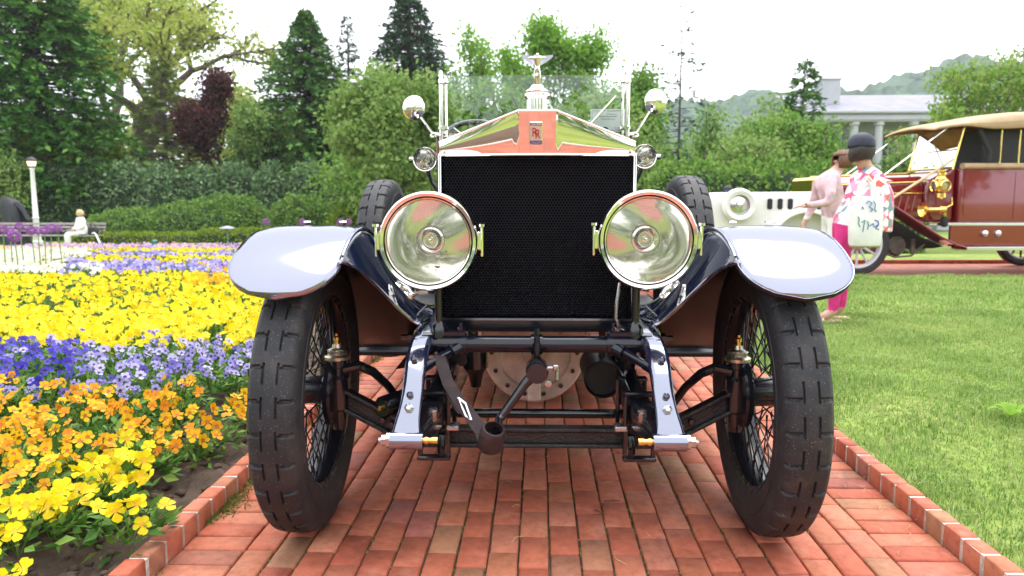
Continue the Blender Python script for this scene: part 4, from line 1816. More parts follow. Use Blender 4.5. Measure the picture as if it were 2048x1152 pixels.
def conifer(name, label, px, py, Y, width, mat, nb, seed, bark=None, sparse=0.0, shape=.85, low=.04, needle=.42, droop=.25, spr=13):
    g = np.random.default_rng(seed)
    top = at(px, py, Y)
    t = tree_root(name, label, top.x, Y)
    H = top.z - t.location.z
    tk = .45 if sparse > .25 else 1.0
    segs = [((0, 0, 0), (0, 0, H * .5), H * .022 * tk, H * .013 * tk), ((0, 0, H * .5), (0, 0, H * .99), H * .013 * tk, .01)]
    P, D, N, Ln, Wd = [], [], [], [], []
    rmax = width / 2
    for i in range(nb):
        f = low + (1 - low) * ((i + g.uniform(0, 1)) / nb) ** 1.15
        if g.uniform() < sparse:
            continue
        z = H * f
        L = rmax * (1 - f) ** shape * g.uniform(.72, 1.12) + .12
        az = g.uniform(0, 2 * np.pi)
        d = np.array([math.cos(az), math.sin(az), 0])
        rise = .30 * f - droop * .3
        tip = np.array([0, 0, z]) + d * L + np.array([0, 0, L * rise])
        segs.append(((0, 0, z), tuple(np.array([0, 0, z]) + (tip - np.array([0, 0, z])) * .8), .012 + L * .012, .006))
        m_ = int(spr * (.5 + L / rmax))
        s_ = g.uniform(.22, 1.0, m_) ** .7
        base = np.array([0, 0, z])[None] + (tip - np.array([0, 0, z]))[None] * s_[:, None]
        base[:, 2] -= droop * L * (s_ ** 2) * .45
        side = np.array([-d[1], d[0], 0])
        sg = g.choice([-1, 1], m_)
        sp_len = needle * g.uniform(.6, 1.25, m_) * (.6 + .5 * L / rmax)
        dir_ = d[None] * g.uniform(.4, 1.0, m_)[:, None] + side[None] * (sg * g.uniform(.2, 1.0, m_))[:, None]
        dir_[:, 2] += g.normal(-.15, .35, m_)
        P.append(base + g.normal(0, .05, (m_, 3)))
        D.append(dir_)
        nn = g.normal(0, .5, (m_, 3))
        nn[:, 2] += 1
        N.append(nn)
        Ln.append(sp_len)
        Wd.append(sp_len * g.uniform(.32, .55, m_))
    V, F = tubes_np(segs)
    link('trunk', mesh_np('trunk', V, F, bark or M_bark_dark, True), t)
    V, F = kites(np.concatenate(P), np.concatenate(D), np.concatenate(N), np.concatenate(Ln), np.concatenate(Wd))
    link('crown', mesh_np('crown', V, F, mat), t)
    return t


def deciduous(name, label, pxL, pxR, pyT, Y, mat, nleaf, leaf, seed, bark=None, base=.0, trunk=.28, levels=5, spread=.62, stems=1, sig=.07, thick=.03,
              clump=None, cat='tree', group=TREES, flat=1.0, depth=1.0):
    g = np.random.default_rng(seed)
    A, B = at(pxL, pyT, Y), at(pxR, pyT, Y)
    xc, wid = (A.x + B.x) / 2, (B.x - A.x)
    t = tree_root(name, label, xc, Y, cat, group)
    H = (A.z + B.z) / 2 - t.location.z
    segs, tips = [], []

    def grow(p, d, L, r, lev):
        n = 3
        for k in range(n):
            q = p + d * L / n
            segs.append((tuple(p), tuple(q), r * (1 - k * .12), r * (1 - (k + 1) * .12)))
            if lev <= 2:
                tips.append((p + q) / 2)
            p = q
            d = d + g.normal(0, .13, 3)
            d[2] += .03
            d /= np.linalg.norm(d)
        if lev == 0:
            tips.append(p)
            return
        kids = 3 if g.uniform() < .55 else 2
        for k in range(kids):
            dd = d + rand_dirs(g, 1)[0] * spread
            dd[2] = dd[2] * flat + .10
            dd /= np.linalg.norm(dd)
            grow(p.copy(), dd, L * g.uniform(.62, .88), r * .62, lev - 1)

    for s in range(stems):
        d0 = np.array([0, 0, 1.0]) + (g.normal(0, .45, 3) if stems > 1 else g.normal(0, .06, 3))
        d0 /= np.linalg.norm(d0)
        p0 = np.array([0, 0, 0.]) + (np.append(g.normal(0, .05, 2), 0) if stems > 1 else 0)
        grow(p0, d0, trunk, thick / (1 if stems == 1 else 1.5), levels - 1)
    tips = np.array(tips)
    # fit the skeleton to the crown's real box
    mn, mxx = tips.min(0), tips.max(0)
    pad = leaf * .8
    sx_ = (wid - pad) / max(.01, (mxx[0] - mn[0]))
    sz_ = (H - pad) / max(.01, mxx[2])
    off = (mn[0] + mxx[0]) / 2
    S = np.array([sx_, sx_ * depth, sz_])
    thk = (sx_ + sz_) / 2

    def fit(p):
        p = np.asarray(p, float)
        z = p[..., 2:3]
        q = p.copy()
        q[..., 0] = p[..., 0] - off * np.clip(z[..., 0] / .3, 0, 1)
        return q * S

    segs2 = [(fit(s_[0]), fit(s_[1]), max(.008, s_[2] * thk), max(.006, s_[3] * thk)) for s_ in segs]
    V, F = tubes_np(segs2)
    link('trunk', mesh_np('trunk', V, F, bark or M_bark, True), t)
    tp = fit(tips)
    tp = tp[tp[:, 2] > base * H]
    nc = len(tp)
    idx = g.integers(0, nc, nleaf)
    sgm = sig * max(wid, H * .5)
    P = tp[idx] + g.normal(0, 1, (nleaf, 3)) * sgm * np.array([1, depth, .75])
    P[:, 2] = np.maximum(P[:, 2], .05)
    D = rand_dirs(g, nleaf)
    D[:, 2] -= .25
    N = rand_dirs(g, nleaf)
    N[:, 2] += .6
    L_ = leaf * g.uniform(.6, 1.3, nleaf)
    V, F = kites(P, D, N, L_, L_ * g.uniform(.5, .8, nleaf))
    link('crown', mesh_np('crown', V, F, mat), t)
    return t


def hedge(name, label, boxes, mat, nleaf, leaf, seed, cat='hedge', group=None, round_=2.6, jit=.06, core=True):
    """boxes: super-ellipsoid lumps (x, y, z0, rx, ry, h)"""
    g = np.random.default_rng(seed)
    x0 = np.mean([b_[0] for b_ in boxes])
    y0 = np.mean([b_[1] for b_ in boxes])
    t = empty(name, (x0, y0, gzf(x0, y0)))
    tag(t, label, cat, group)
    area = np.array([(b_[3] + b_[4]) * b_[5] + b_[3] * b_[4] for b_ in boxes])
    cnt = (nleaf * area / area.sum()).astype(int)
    Ps, Ns = [], []
    m = MB()
    for b_, n in zip(boxes, cnt):
        d = rand_dirs(g, n)
        d[:, 2] = np.abs(d[:, 2])
        e = round_
        rr = (np.abs(d[:, 0]) ** e + np.abs(d[:, 1]) ** e + np.abs(d[:, 2]) ** e) ** (-1 / e)
        p_ = d * rr[:, None]
        lump = 1 + .05 * np.sin(d[:, 0] * 9 + seed) * np.sin(d[:, 2] * 8 + d[:, 1] * 7) + .035 * np.sin(d[:, 0] * 21 + 1) * np.sin(d[:, 2] * 19 + 2)
        p_ = p_ * lump[:, None] * g.uniform(.9, 1.02, n)[:, None]
        P = p_ * np.array([b_[3], b_[4], b_[5]]) + np.array([b_[0] - x0, b_[1] - y0, b_[2] - t.location.z])
        nn = p_ / np.array([b_[3], b_[4], b_[5]])
        nn /= np.linalg.norm(nn, axis=1, keepdims=True)
        Ps.append(P)
        Ns.append(nn)
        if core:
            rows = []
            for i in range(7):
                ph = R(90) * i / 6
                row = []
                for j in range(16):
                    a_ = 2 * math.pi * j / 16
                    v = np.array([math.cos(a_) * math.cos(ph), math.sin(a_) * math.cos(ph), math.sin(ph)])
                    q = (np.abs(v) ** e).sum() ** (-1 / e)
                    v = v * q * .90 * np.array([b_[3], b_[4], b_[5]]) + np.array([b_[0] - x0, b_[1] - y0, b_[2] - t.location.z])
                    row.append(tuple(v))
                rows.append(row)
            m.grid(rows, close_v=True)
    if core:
        m.build('inner_twigs', L_core, t)  # solid dark green core, its colour standing in for shade between the leaves
    P, N = np.concatenate(Ps), np.concatenate(Ns)
    n = len(P)
    D = N * .7 + rand_dirs(g, n)
    D[:, 2] += .15
    Ln = leaf * g.uniform(.6, 1.3, n)
    V, F = kites(P, D, N + rand_dirs(g, n) * .8, Ln, Ln * g.uniform(.45, .7, n))
    link('foliage', mesh_np('foliage', V, F, mat), t)
    return t


# ---------------- left background
conifer('dark_conifer', 'tall dark green conifer at the far left edge of the garden', 45, -190, 32, 10.0, L_conifer, 900, 1, shape=.55, needle=.42, droop=.5, spr=30, low=.10)
deciduous('oak_tree', 'large spreading oak with fresh yellow leaves and bare crooked limbs', 90, 560, -60, 45, L_oak, 10500, .32, 12, bark=M_bark, base=.30, trunk=.30, levels=6, spread=.70, sig=.030, thick=.035, depth=.6)
deciduous('oak_tree', 'green oak crown rising out of frame between dark conifer and spreading oak', 90, 330, -140, 52, L_oak_green, 9000, .36, 15, base=.35, trunk=.36, levels=5, spread=.6, sig=.05, thick=.03, depth=.7)
conifer('feathery_tree', 'pale olive feathery conifer in front of the spreading oak', 322, 120, 39, 8.2, L_feather, 330, 3, shape=.75, needle=.55, droop=.35, spr=12, bark=M_bark)
deciduous('copper_tree', 'dark maroon leaved ornamental tree beside the broad green conifer', 388, 512, 140, 36, L_maroon, 15000, .22, 5, base=.08, trunk=.2, levels=5, spread=.55, sig=.075, stems=2, bark=M_bark_dark)
deciduous('yellow_green_shrub', 'yellow green shrub below the tall dark conifer, behind the lamp', -40, 130, 252, 31, L_yellowgreen, 9000, .20, 6, stems=5, trunk=.2, levels=4, sig=.10, cat='shrub', group='flowering shrubs')
deciduous('yellow_green_shrub', 'yellow green shrub between the dark conifer and the feathery tree', 110, 250, 250, 33, L_yellowgreen, 8000, .20, 7, stems=5, trunk=.2, levels=4, sig=.10, cat='shrub', group='flowering shrubs')
deciduous('bright_shrub', 'bright green shrub at the left edge behind the black draped shape', -70, 66, 305, 28.5, L_light, 6000, .17, 8, stems=5, trunk=.2, levels=4, sig=.11, cat='shrub', group='flowering shrubs')
conifer('broad_conifer', 'broad fresh green conifer with pointed top behind the grey green hedge', 610, 22, 37, 13.5, L_conifer_mid, 1300, 9, shape=.95, needle=.40, droop=.35, spr=26)
deciduous('pale_tree', 'pale green leafy tree spreading at the left foot of the broad conifer', 465, 600, 195, 34, L_light, 9000, .2, 10, base=.15, trunk=.22, levels=5, sig=.08, stems=2)
conifer('narrow_spruce', 'narrow dark spruce between the broad conifer and the tall dark spruce', 694, 32, 50, 6.0, L_conifer_dark, 360, 11, shape=.85, needle=.45, droop=.5, spr=14, sparse=.1)
conifer('tall_spruce', 'tall dark spruce with its top cut by the frame, left of the mascot', 818, -30, 46, 12.5, L_conifer_dark, 1100, 13, shape=.78, needle=.45, droop=.5, spr=28)
deciduous('dogwood_tree', 'light green broad leaved dogwood just left of the windscreen', 660, 925, 118, 20, L_light, 14000, .155, 14, base=.06, trunk=.2, levels=5, stems=3, sig=.06, spread=.7, bark=M_bark)
deciduous('green_shrub', 'mid green shrub low behind the spare wheel and headlamp', 640, 900, 300, 26, L_mid, 7000, .17, 15, stems=5, trunk=.2, levels=4, sig=.12, cat='shrub', group='flowering shrubs')
# ---------------- behind the windscreen
deciduous('airy_tree', 'tall airy spring green tree seen left of the mascot', 895, 1095, 38, 40, L_spring, 11000, .22, 16, base=.10, trunk=.3, levels=5, spread=.55, stems=3, sig=.06, thick=.02)
deciduous('airy_tree', 'bright green slim tree seen right of the mascot', 1062, 1205, 45, 38, L_spring, 10500, .21, 17, base=.08, trunk=.34, levels=5, spread=.5, sig=.075, thick=.022)
deciduous('glade_tree', 'low mid green tree seen through the left half of the windscreen', 850, 1090, 165, 31, L_mid, 9000, .19, 18, base=.05, trunk=.2, levels=5, stems=3, sig=.08)
deciduous('glade_tree', 'low pale green tree seen through the right half of the windscreen', 1040, 1290, 175, 30, L_light, 9000, .18, 19, base=.05, trunk=.2, levels=5, stems=3, sig=.08)
conifer('sparse_spruce', 'thin half bare spruce standing alone against the white sky', 1365, 12, 58, 6.6, L_conifer_dark, 150, 20, shape=.5, needle=.62, droop=.6, spr=6, sparse=.3)
deciduous('round_tree', 'round green tree right behind the right mirror', 1235, 1490, 128, 29, L_mid, 12000, .19, 21, base=.05, trunk=.2, levels=5, stems=2, sig=.07)
deciduous('round_tree', 'yellowish green tree between the right mirror and the conical tree', 1400, 1590, 195, 33, L_light, 8000, .19, 22, base=.05, trunk=.2, levels=5, stems=2, sig=.08)
conifer('conical_tree', 'dark green conical tree standing left of the white building', 1610, 122, 32, 2.9, L_conifer_mid, 260, 23, shape=.5, needle=.36, droop=.2, spr=13)
deciduous('garden_shrub', 'mid green shrub beneath the conical tree', 1490, 1690, 225, 27, L_mid, 9000, .16, 24, stems=5, trunk=.2, levels=4, sig=.10, cat='shrub', group='flowering shrubs')
deciduous('garden_shrub', 'olive green shrub above the white car, behind the right spare wheel', 1360, 1560, 268, 24, L_light, 6500, .15, 25, stems=5, trunk=.2, levels=4, sig=.11, cat='shrub', group='flowering shrubs')
deciduous('cherry_tree', 'fine leaved open tree in front of the white building', 1752, 2110, 88, 23, L_oak_green, 9500, .14, 26, base=.26, trunk=.25, levels=6, spread=.75, stems=3, sig=.028, thick=.018, bark=M_bark)
deciduous('porch_shrub', 'light green shrub against the building porch, above the maroon bonnet', 1735, 1860, 285, 21, L_light, 2600, .12, 27, stems=4, trunk=.2, levels=4, sig=.08, cat='shrub', group='flowering shrubs')

# ---------------- hedges
boxes = []
g_ = np.random.default_rng(3)
for i in range(11):
    px = 110 + i * 72
    Y = 31 + g_.uniform(-.6, .6)
    p_ = at(px, 332 + g_.uniform(-12, 12), Y)
    z0 = gzf(p_.x, Y) - .1
    boxes.append((p_.x, Y, z0, g_.uniform(1.0, 1.5), 1.3, p_.z - z0))
hedge('rhododendron_hedge', 'long grey green rhododendron hedge running behind the flower garden', boxes, L_rhodo, 30000, .19, 31, round_=2.1)
for i, (px, py, rx, lab) in enumerate(((395, 404, 2.5, 'rounded clipped shrub nearest the seated woman, behind the low hedge'), (455, 392, 1.9, 'rounded clipped shrub behind the path light'), (602, 394, 1.5, 'rounded pale clipped shrub just left of the spare wheel'), (280, 418, 2.6, 'low wide clipped shrub behind the park bench'))):
    Y = 27.5 + .5 * (i % 2)
    p_ = at(px, py, Y)
    z0 = gzf(p_.x, Y) - .05
    hedge('clipped_shrub', lab, [(p_.x, Y, z0, rx, 1.2, p_.z - z0)], L_box, 7500, .13, 40 + i, cat='shrub', group='clipped round shrubs', round_=2.3)
p_ = at(700, 408, 26)
hedge('golden_shrub', 'small bright yellow green shrub beside the left spare wheel', [(p_.x, 26, gzf(p_.x, 26) - .05, .9, .9, p_.z - gzf(p_.x, 26))], L_boxyellow, 3500, .12, 46, cat='shrub')
boxes = []
for i in range(8):
    px = 190 + i * 62
    Y = 24.2
    p_ = at(px, 466 - (8 if i > 3 else 0), Y)
    z0 = gzf(p_.x, Y) - .05
    boxes.append((p_.x, Y, z0, .85, .55, p_.z - z0))
hedge('low_hedge', 'low clipped yellow green hedge running right of the bench', boxes, L_boxyellow, 15000, .085, 47, round_=4)
boxes = []
for i in range(7):
    px = 1340 + i * 75
    Y = 21
    p_ = at(px, 322, Y)
    z0 = gzf(p_.x, Y) - .05
    boxes.append((p_.x, Y, z0, .95, .8, p_.z - z0))
hedge('garden_hedge', 'dark green hedge behind the white car and the stooping people', boxes, L_mid, 13000, .14, 48, round_=2.4)

# ---------------- far woods: fill behind the garden trees, and a belt behind the viewpoint
def wood(name, label, pts, mat, nleaf, leaf, seed):
    g = np.random.default_rng(seed)
    pts = np.array(pts)
    idx = g.integers(0, len(pts), nleaf)
    d = rand_dirs(g, nleaf)
    r_ = g.uniform(.55, 1.0, nleaf)[:, None]
    P = pts[idx, :3] + d * r_ * pts[idx, 3:6]
    D = rand_dirs(g, nleaf)
    N = d + rand_dirs(g, nleaf) * .6
    Ln = leaf * g.uniform(.6, 1.3, nleaf)
    V, F = kites(P, D, N, Ln, Ln * .65)
    return tag(link(name, mesh_np(name, V, F, mat)), label, 'trees', kind='stuff')


g_ = np.random.default_rng(5)
pts = []
for i in range(34):
    x = -98 + i * 2.9
    pts.append((x, 62, 4 + g_.uniform(-1, 1.2), 3.2, 2.5, 5.0))
wood('far_wood', 'pale yellow green woodland filling the gaps behind the garden trees', pts, L_oak, 30000, .6, 51)
pts = []
for i in range(14):
    x = -4 + i * 2.8
    pts.append((x, 60, 2.5 + g_.uniform(-1, 1.2), 3.0, 2.5, 3.6))
wood('distant_wood', 'hazy mid green woodland low behind the windscreen and white car', pts, L_mid, 12000, .6, 52)
pts = []
for i in range(40):
    a_ = R(150 + 240 * (i / 39) - 30)
    rr = 17 + g_.uniform(-2, 3)
    x, y = rr * 1.3 * math.sin(a_ + math.pi * 0), -2 + rr * math.cos(a_)
    if y > -6:
        continue
    pts.append((x * 1.4, y * 1.4, 2.6 + g_.uniform(-.6, 1.0), 2.6, 2.2, 3.2))
wood('encircling_wood', 'green belt of trees behind the viewpoint, seen as reflections in the lamps', pts, L_mid, 16000, .55, 53)

# ---------------- white building with a porch
M_wall = pm('white_render', (.40, .41, .44), .7, var=.05, vscale=2)
M_roof = pm('pale_grey_roof', (.20, .197, .245), .7, var=.12, vscale=1.5)
M_win = pm('dark_window', (.06, .085, .08), .12)
BY = 38.0


def bx(px, py):
    return at(px, py, BY)


bl = tag(empty('white_building', (bx(1900, 300).x, BY, gzf(20, BY))), 'long low white building with pale roof, porch columns and chimney', 'building')
ox, oy, oz = bl.location


def loc(px, py, dy=0):
    p_ = bx(px, py)
    return (p_.x - ox, dy, p_.z - oz)


m = MB()
x0, x1 = loc(1640, 0)[0], loc(2300, 0)[0]
ze_, zr_ = loc(1700, 226)[2], loc(1700, 188)[2]
m.box(((x0 + x1) / 2, 4.0, ze_ / 2), (x1 - x0, 5, ze_))
m.build('wall', M_wall, bl)
m = MB()
m.add([(x0 - .3, -.3, ze_), (x1, -.3, ze_), (x1, 6, zr_ + .75), (x0 - .3, 6, zr_ + .75), (x0 - .3, -.3, ze_ - .12), (x1, -.3, ze_ - .12)], [(0, 1, 2, 3), (0, 4, 5, 1)])
rf = m.build('roof', M_roof, bl)
m = MB()
zc0, zc1 = loc(0, 190)[2], loc(0, 158)[2]
xa, xb = loc(1688, 0)[0], loc(1729, 0)[0]
m.box(((xa + xb) / 2, 3.0, (zc0 + zc1) / 2 - .2), (xb - xa, 1.0, zc1 - zc0 + .7), bev=.03)
m.box(((xa + xb) / 2, 3.0, zc1 + .16), (xb - xa + .15, 1.15, .10), bev=.03)
m.build('chimney', M_wall, rf)
m = MB()
zl0, zl1 = loc(0, 250)[2], loc(0, 228)[2]
m.box(((x0 + x1) / 2, .0, (zl0 + zl1) / 2), (x1 - x0, .5, zl1 - zl0))
m.box(((x0 + x1) / 2, -.05, zl1 - .10), (x1 - x0 + .1, .66, .14), bev=.03)
m.box(((x0 + x1) / 2, -.03, zl0 + .12), (x1 - x0 + .05, .60, .06))
m.build('entablature', M_wall, bl)
for px in (1722, 1772, 1842, 1912, 1982, 2052, 2122):
    m = MB()
    xx = loc(px, 0)[0]
    m.box((xx, 0, .12), (.62, .5, .24), bev=.02)
    m.lathe([(.24, .24), (.235, zl0 * .4), (.20, zl0 - .22), (.27, zl0 - .16), (.27, zl0 - .01)], 16, M=T(xx, 0, 0))
    m.build('column', M_wall, bl)
for px in (1682, 1747, 1807, 1877, 1947, 2017, 2087):
    m = MB()
    xx = loc(px, 0)[0]
    m.box((xx, 1.48, zl0 * .52), (1.25, .06, zl0 * .78))
    w_ = m.build('window', M_win, bl)
    m = MB()
    for q in (-.31, 0, .31):
        m.box((xx + q, 1.44, zl0 * .52), (.05, .04, zl0 * .78))
    for q in (.3, .5, .7):
        m.box((xx, 1.437, zl0 * q), (1.25, .04, .05))
    m.build('glazing_bars', M_wall, w_)

# ---------------- wooded hill in the haze
M_hill, nt, p = new_mat('forested_hill')
n = noise(nt, .12, 8, .7)
r = ramp(nt, [(.35, (.02, .055, .03)), (.55, (.045, .10, .045)), (.7, (.08, .14, .06))])
nt.links.new(n.outputs['Fac'], r.inputs['Fac'])
nt.links.new(r.outputs['Color'], p.inputs['Base Color'])
p.inputs['Roughness'].default_value = 1
hx = np.linspace(40, 640, 170)
hv = np.linspace(0, 1, 26)
g_ = np.random.default_rng(9)
crest = 74 + 26 * sstep(140, 340, hx) - 10 * sstep(430, 640, hx) + 3 * np.sin(hx * .05) + 2 * np.sin(hx * .13 + 1)
HXg, HV = np.meshgrid(hx, hv, indexing='ij')
HZ = crest[:, None] * HV ** .8 * 1.0 - 2 + g_.normal(0, 1.6, HXg.shape) * (HV > .05)
HY = 380 + 150 * HV + g_.normal(0, 2.5, HXg.shape)
V = np.stack([HXg, HY, HZ], -1).reshape(-1, 3)
I, J = np.meshgrid(np.arange(len(hx) - 1), np.arange(len(hv) - 1), indexing='ij')
a = (I * len(hv) + J).ravel()
Fq = np.stack([a, a + len(hv), a + len(hv) + 1, a + 1], -1)
tag(link('hill', mesh_np('hill', V, Fq, M_hill, False)), kind='structure')

# ---------------- humid air that pales the far hill
hz = MB()
hz.box((60, 260, 55.1), (2400, 900, 113.8))
M_haze, nt, p = new_mat('humid_air')
nt.nodes.remove(p)
pv = node(nt, 'ShaderNodeVolumePrincipled')
pv.inputs['Color'].default_value = (.90, .95, 1.0, 1)
pv.inputs['Density'].default_value = .0004
pv.inputs['Anisotropy'].default_value = .2
nt.links.new(pv.outputs['Volume'], nt.nodes['Material Output'].inputs['Volume'])
tag(hz.build('haze', M_haze, sharp=None), 'thin humid haze over the garden and the far wooded hill', 'haze', kind='stuff')

# ================================================================== OTHER CARS, PEOPLE, GARDEN FURNITURE
M_maroon = pm('maroon_coachwork', (.20, .006, .013), .08, coat=1.0, ior=1.6, rvar=.02)
M_tan = pm('tan_canvas', (.46, .32, .19), .85, var=.12, vscale=4, bump=.15, bscale=90)
M_tanrod = pm('ash_rod', (.62, .46, .26), .5)
M_brightbrass = pm('bright_brass', (.92, .66, .20), .16, 1.0, rvar=.05)
M_silver = pm('bright_trim', (.75, .76, .78), .2, 1.0)
M_dark = pm('dark_interior', (.012, .011, .012), .7)
M_undr = pm('under_metal', (.16, .14, .12), .55, .4, var=.4, vscale=6)
M_spoke = pm('pale_spokes', (.55, .55, .56), .4)
M_plaintyre = pm('plain_tyre', (.018, .018, .020), .6, var=.3, vscale=12)


def plain_wheel(name, parent, loc_, r, w, tyre_m, spoke_m, nsp=12, hubm=None, disc=None):
    """wheel turning about local Y"""
    t = link(name, None, parent, loc_)
    m = MB()
    m.lathe([(r * .74, -w * .35), (r * .80, -w * .5), (r * .92, -w * .5), (r * .985, -w * .32), (r, 0), (r * .985, w * .32), (r * .92, w * .5), (r * .80, w * .5), (r * .74, w * .35)], 48, M=AX_NY)
    m.build('tyre', tyre_m, t)
    m = MB()
    m.lathe([(r * .70, -w * .33), (r * .76, -w * .40), (r * .755, w * .40), (r * .70, w * .33), (r * .70, -w * .33)], 48, M=AX_NY)
    m.build('rim', spoke_m, t)
    m = MB()
    for i in range(nsp):
        a_ = 2 * math.pi * i / nsp
        m.tube([(.06 * math.cos(a_), 0, .06 * math.sin(a_)), (r * .72 * math.cos(a_), 0, r * .72 * math.sin(a_))], [.020, .015], 8)
    tag(m.build('spokes', spoke_m, t), kind='stuff')
    m = MB()
    m.lathe([(0, w * .95), (.05, w * .9), (.055, w * .6), (.085, w * .4), (.085, -w * .4), (0, -w * .4)], 24, M=AX_NY)
    m.build('hub', hubm or spoke_m, t)
    return t


# ------------------------------------------------------------ maroon tourer
c2 = tag(empty('touring_car', (4.50, 8.25, -.004), .10), 'maroon vintage touring car with tan canvas top and brass lamps, cut by the right edge', 'car')
for (u, v) in ((0, .0), (3.55, .0), (0, 1.42), (3.55, 1.42)):
    plain_wheel('wheel', c2, (u, v, .45), .45, .13, M_plaintyre, M_spoke if u < 1 else M_maroon, hubm=M_silver)


def side_panel(name, poly, v0, v1, mat, parent=c2, bev=0):
    m = MB()
    m.prism([(p_[0], p_[1]) for p_ in poly], -v1, -v0, M=AX_NY)
    o = m.build(name, mat, parent)
    if bev:
        bv = o.modifiers.new('bev', 'BEVEL')
        bv.width = bev
        bv.segments = 3
        bv.limit_method = 'ANGLE'
    return o


# bonnet with louvres
bonn = side_panel('bonnet', [(-.42, .80), (1.14, .80), (1.14, 1.30), (1.05, 1.32), (-.42, 1.26)], .34, 1.08, M_maroon, bev=.03)
m = MB()
rows = []
for (u, zt_, hw) in ((-.42, 1.26, .36), (.4, 1.30, .37), (1.14, 1.32, .38)):
    rows.append([(u, .71 + hw * math.cos(R(a_)), zt_ - .02 + .14 * math.sin(R(a_))) for a_ in range(0, 181, 15)])
m.grid(rows)
m.build('bonnet_top', M_maroon, bonn)
for i in range(6):
    m = MB()
    m.tube([(.46 + i * .105, .335, .90), (.50 + i * .105, .335, 1.12)], .018, 8, flat=(1, .6))
    m.build('louvre', M_maroon, bonn)
m = MB()
m.tube([(-.40, .34, 1.27), (1.14, .33, 1.33)], .012, 8)
m.tube([(.30, .33, 1.16), (1.14, .33, 1.165)], .008, 8)
m.tube([(-.40, .71, 1.40), (1.14, .71, 1.46)], .015, 8)
m.build('brass_hinge', M_brightbrass, bonn)
# radiator
m = MB()
m.box((-.47, .71, 1.0), (.10, .74, .78), bev=.04)
m.build('radiator_shell', M_brightbrass, c2)
# scuttle and body
side_panel('scuttle', [(1.14, .74), (1.58, .74), (1.58, 1.56), (1.14, 1.32)], .28, 1.14, M_maroon, bev=.05)
body2 = side_panel('body', [(1.585, .72), (4.35, .72), (4.35, 1.50), (4.2, 1.55), (1.585, 1.52)], .20, 1.22, M_maroon, bev=.03)
for (u0, u1) in ((1.66, 2.42), (3.0, 3.7)):
    m = MB()
    pts = [(u0, .197, 1.47), (u0, .197, .86), (u0 + .12, .197, .80), (u1, .197, .80), (u1, .197, 1.47)]
    m.tube(pts, .006, 6)
    m.build('door_line', M_maroon, body2)
m = MB()
m.tube([(1.60, .20, 1.545), (4.3, .20, 1.56)], .045, 10, flat=(1.0, 1.3))
m.build('belt_roll', M_tan, body2)
m = MB()
m.box((3.05, .71, 1.80), (2.3, .94, .54))
m.build('cabin_shade_block', M_dark, body2)  # solid dark block added in place of the shade inside the cabin
for (u0) in (1.86,):
    m = MB()
    m.box((u0, .71, 1.5), (.2, .9, .3), bev=.06)
    m.build('seat', M_dark, body2)
# valance and running board
m = MB()
m.box((2.75, .16, .55), (2.6, .06, .30), bev=.01)
m.build('valance', M_maroon, c2)
m = MB()
m.box((2.55, .17, .715), (2.85, .08, .045), bev=.01)
m.build('sill_trim', M_silver, c2)
m = MB()
m.box((2.78, -.02, .385), (2.6, .34, .035), bev=.008)
rb2 = m.build('running_board', M_maroon, c2)
m = MB()
m.box((2.78, -.195, .385), (2.6, .012, .05), bev=.004)
m.build('board_trim', M_silver, rb2)
for q in (1.95, 2.15):
    m = MB()
    m.lathe([(.05, 0), (.045, .03), (.02, .045), (0, .046)], 16, M=T(q, .13, .585) @ AX_NY)
    m.build('valance_cap', M_silver, c2)
# front wing
m = MB()
rows = []
for (u, z) in ((-.52, .70), (-.46, .84), (-.34, .97), (-.18, 1.045), (0, 1.06), (.20, 1.04), (.42, .96), (.62, .84), (.85, .70), (1.1, .55), (1.35, .43), (1.50, .39)):
    rows.append([(u, v, z + .015 * math.sin(math.pi * (v + .17) / .40)) for v in np.linspace(-.17, .23, 8)])
m.grid(rows)
wg = m.build('front_wing', M_maroon, c2)
wg.modifiers.new('thick', 'SOLIDIFY').thickness = .02
m = MB()
m.prism([(.40, .95), (.62, .83), (1.1, .54), (1.48, .39), (1.30, .36), (.55, .36), (.35, .62)], -.34, -.30, M=AX_NY)
m.build('wing_shield', M_dark, c2)
m = MB()
m.lathe([(0, .20), (.12, .19), (.16, .12), (.16, -.3), (0, -.3)], 20, M=T(.75, .45, .40) @ AX_NY)
m.tube([(1.0, .3, .50), (1.0, .3, .28)], .035, 10)
m.tube([(.3, .4, .45), (1.4, .4, .45)], .05, 8)
m.tube([(.5, .26, .32), (.7, .24, .24), (.95, .24, .26), (1.15, .26, .42)], .014, 8)
m.build('chassis_fittings', M_undr, c2)
# canvas top
m = MB()
rows = []
for (u, z, dr) in ((1.08, 2.06, .02), (1.10, 2.10, .05), (1.28, 2.13, .05), (1.6, 2.18, .06), (1.92, 2.24, .20), (2.4, 2.31, .23), (3.2, 2.33, .24), (4.0, 2.28, .28), (4.5, 2.15, .40), (4.6, 1.9, .3)):
    rows.append([(u, .10, z - dr), (u, .08, z - dr * .5), (u, .12, z - .03), (u, .25, z), (u, .71, z + .04), (u, 1.17, z), (u, 1.30, z - .03), (u, 1.34, z - dr * .5), (u, 1.32, z - dr)])
m.grid(rows)
top_ = m.build('canvas_top', M_tan, c2)
top_.modifiers.new('thick', 'SOLIDIFY').thickness = .02
sm = top_.modifiers.new('smooth', 'SUBSURF')
sm.levels = sm.render_levels = 1
m = MB()
for pts in (((1.78, .16, 2.08), (1.86, .15, 1.9), (1.96, .15, 1.74), (1.94, .15, 1.62)),):
    m.tube(pts, .035, 8)
m.build('top_curtain', M_dark, top_)
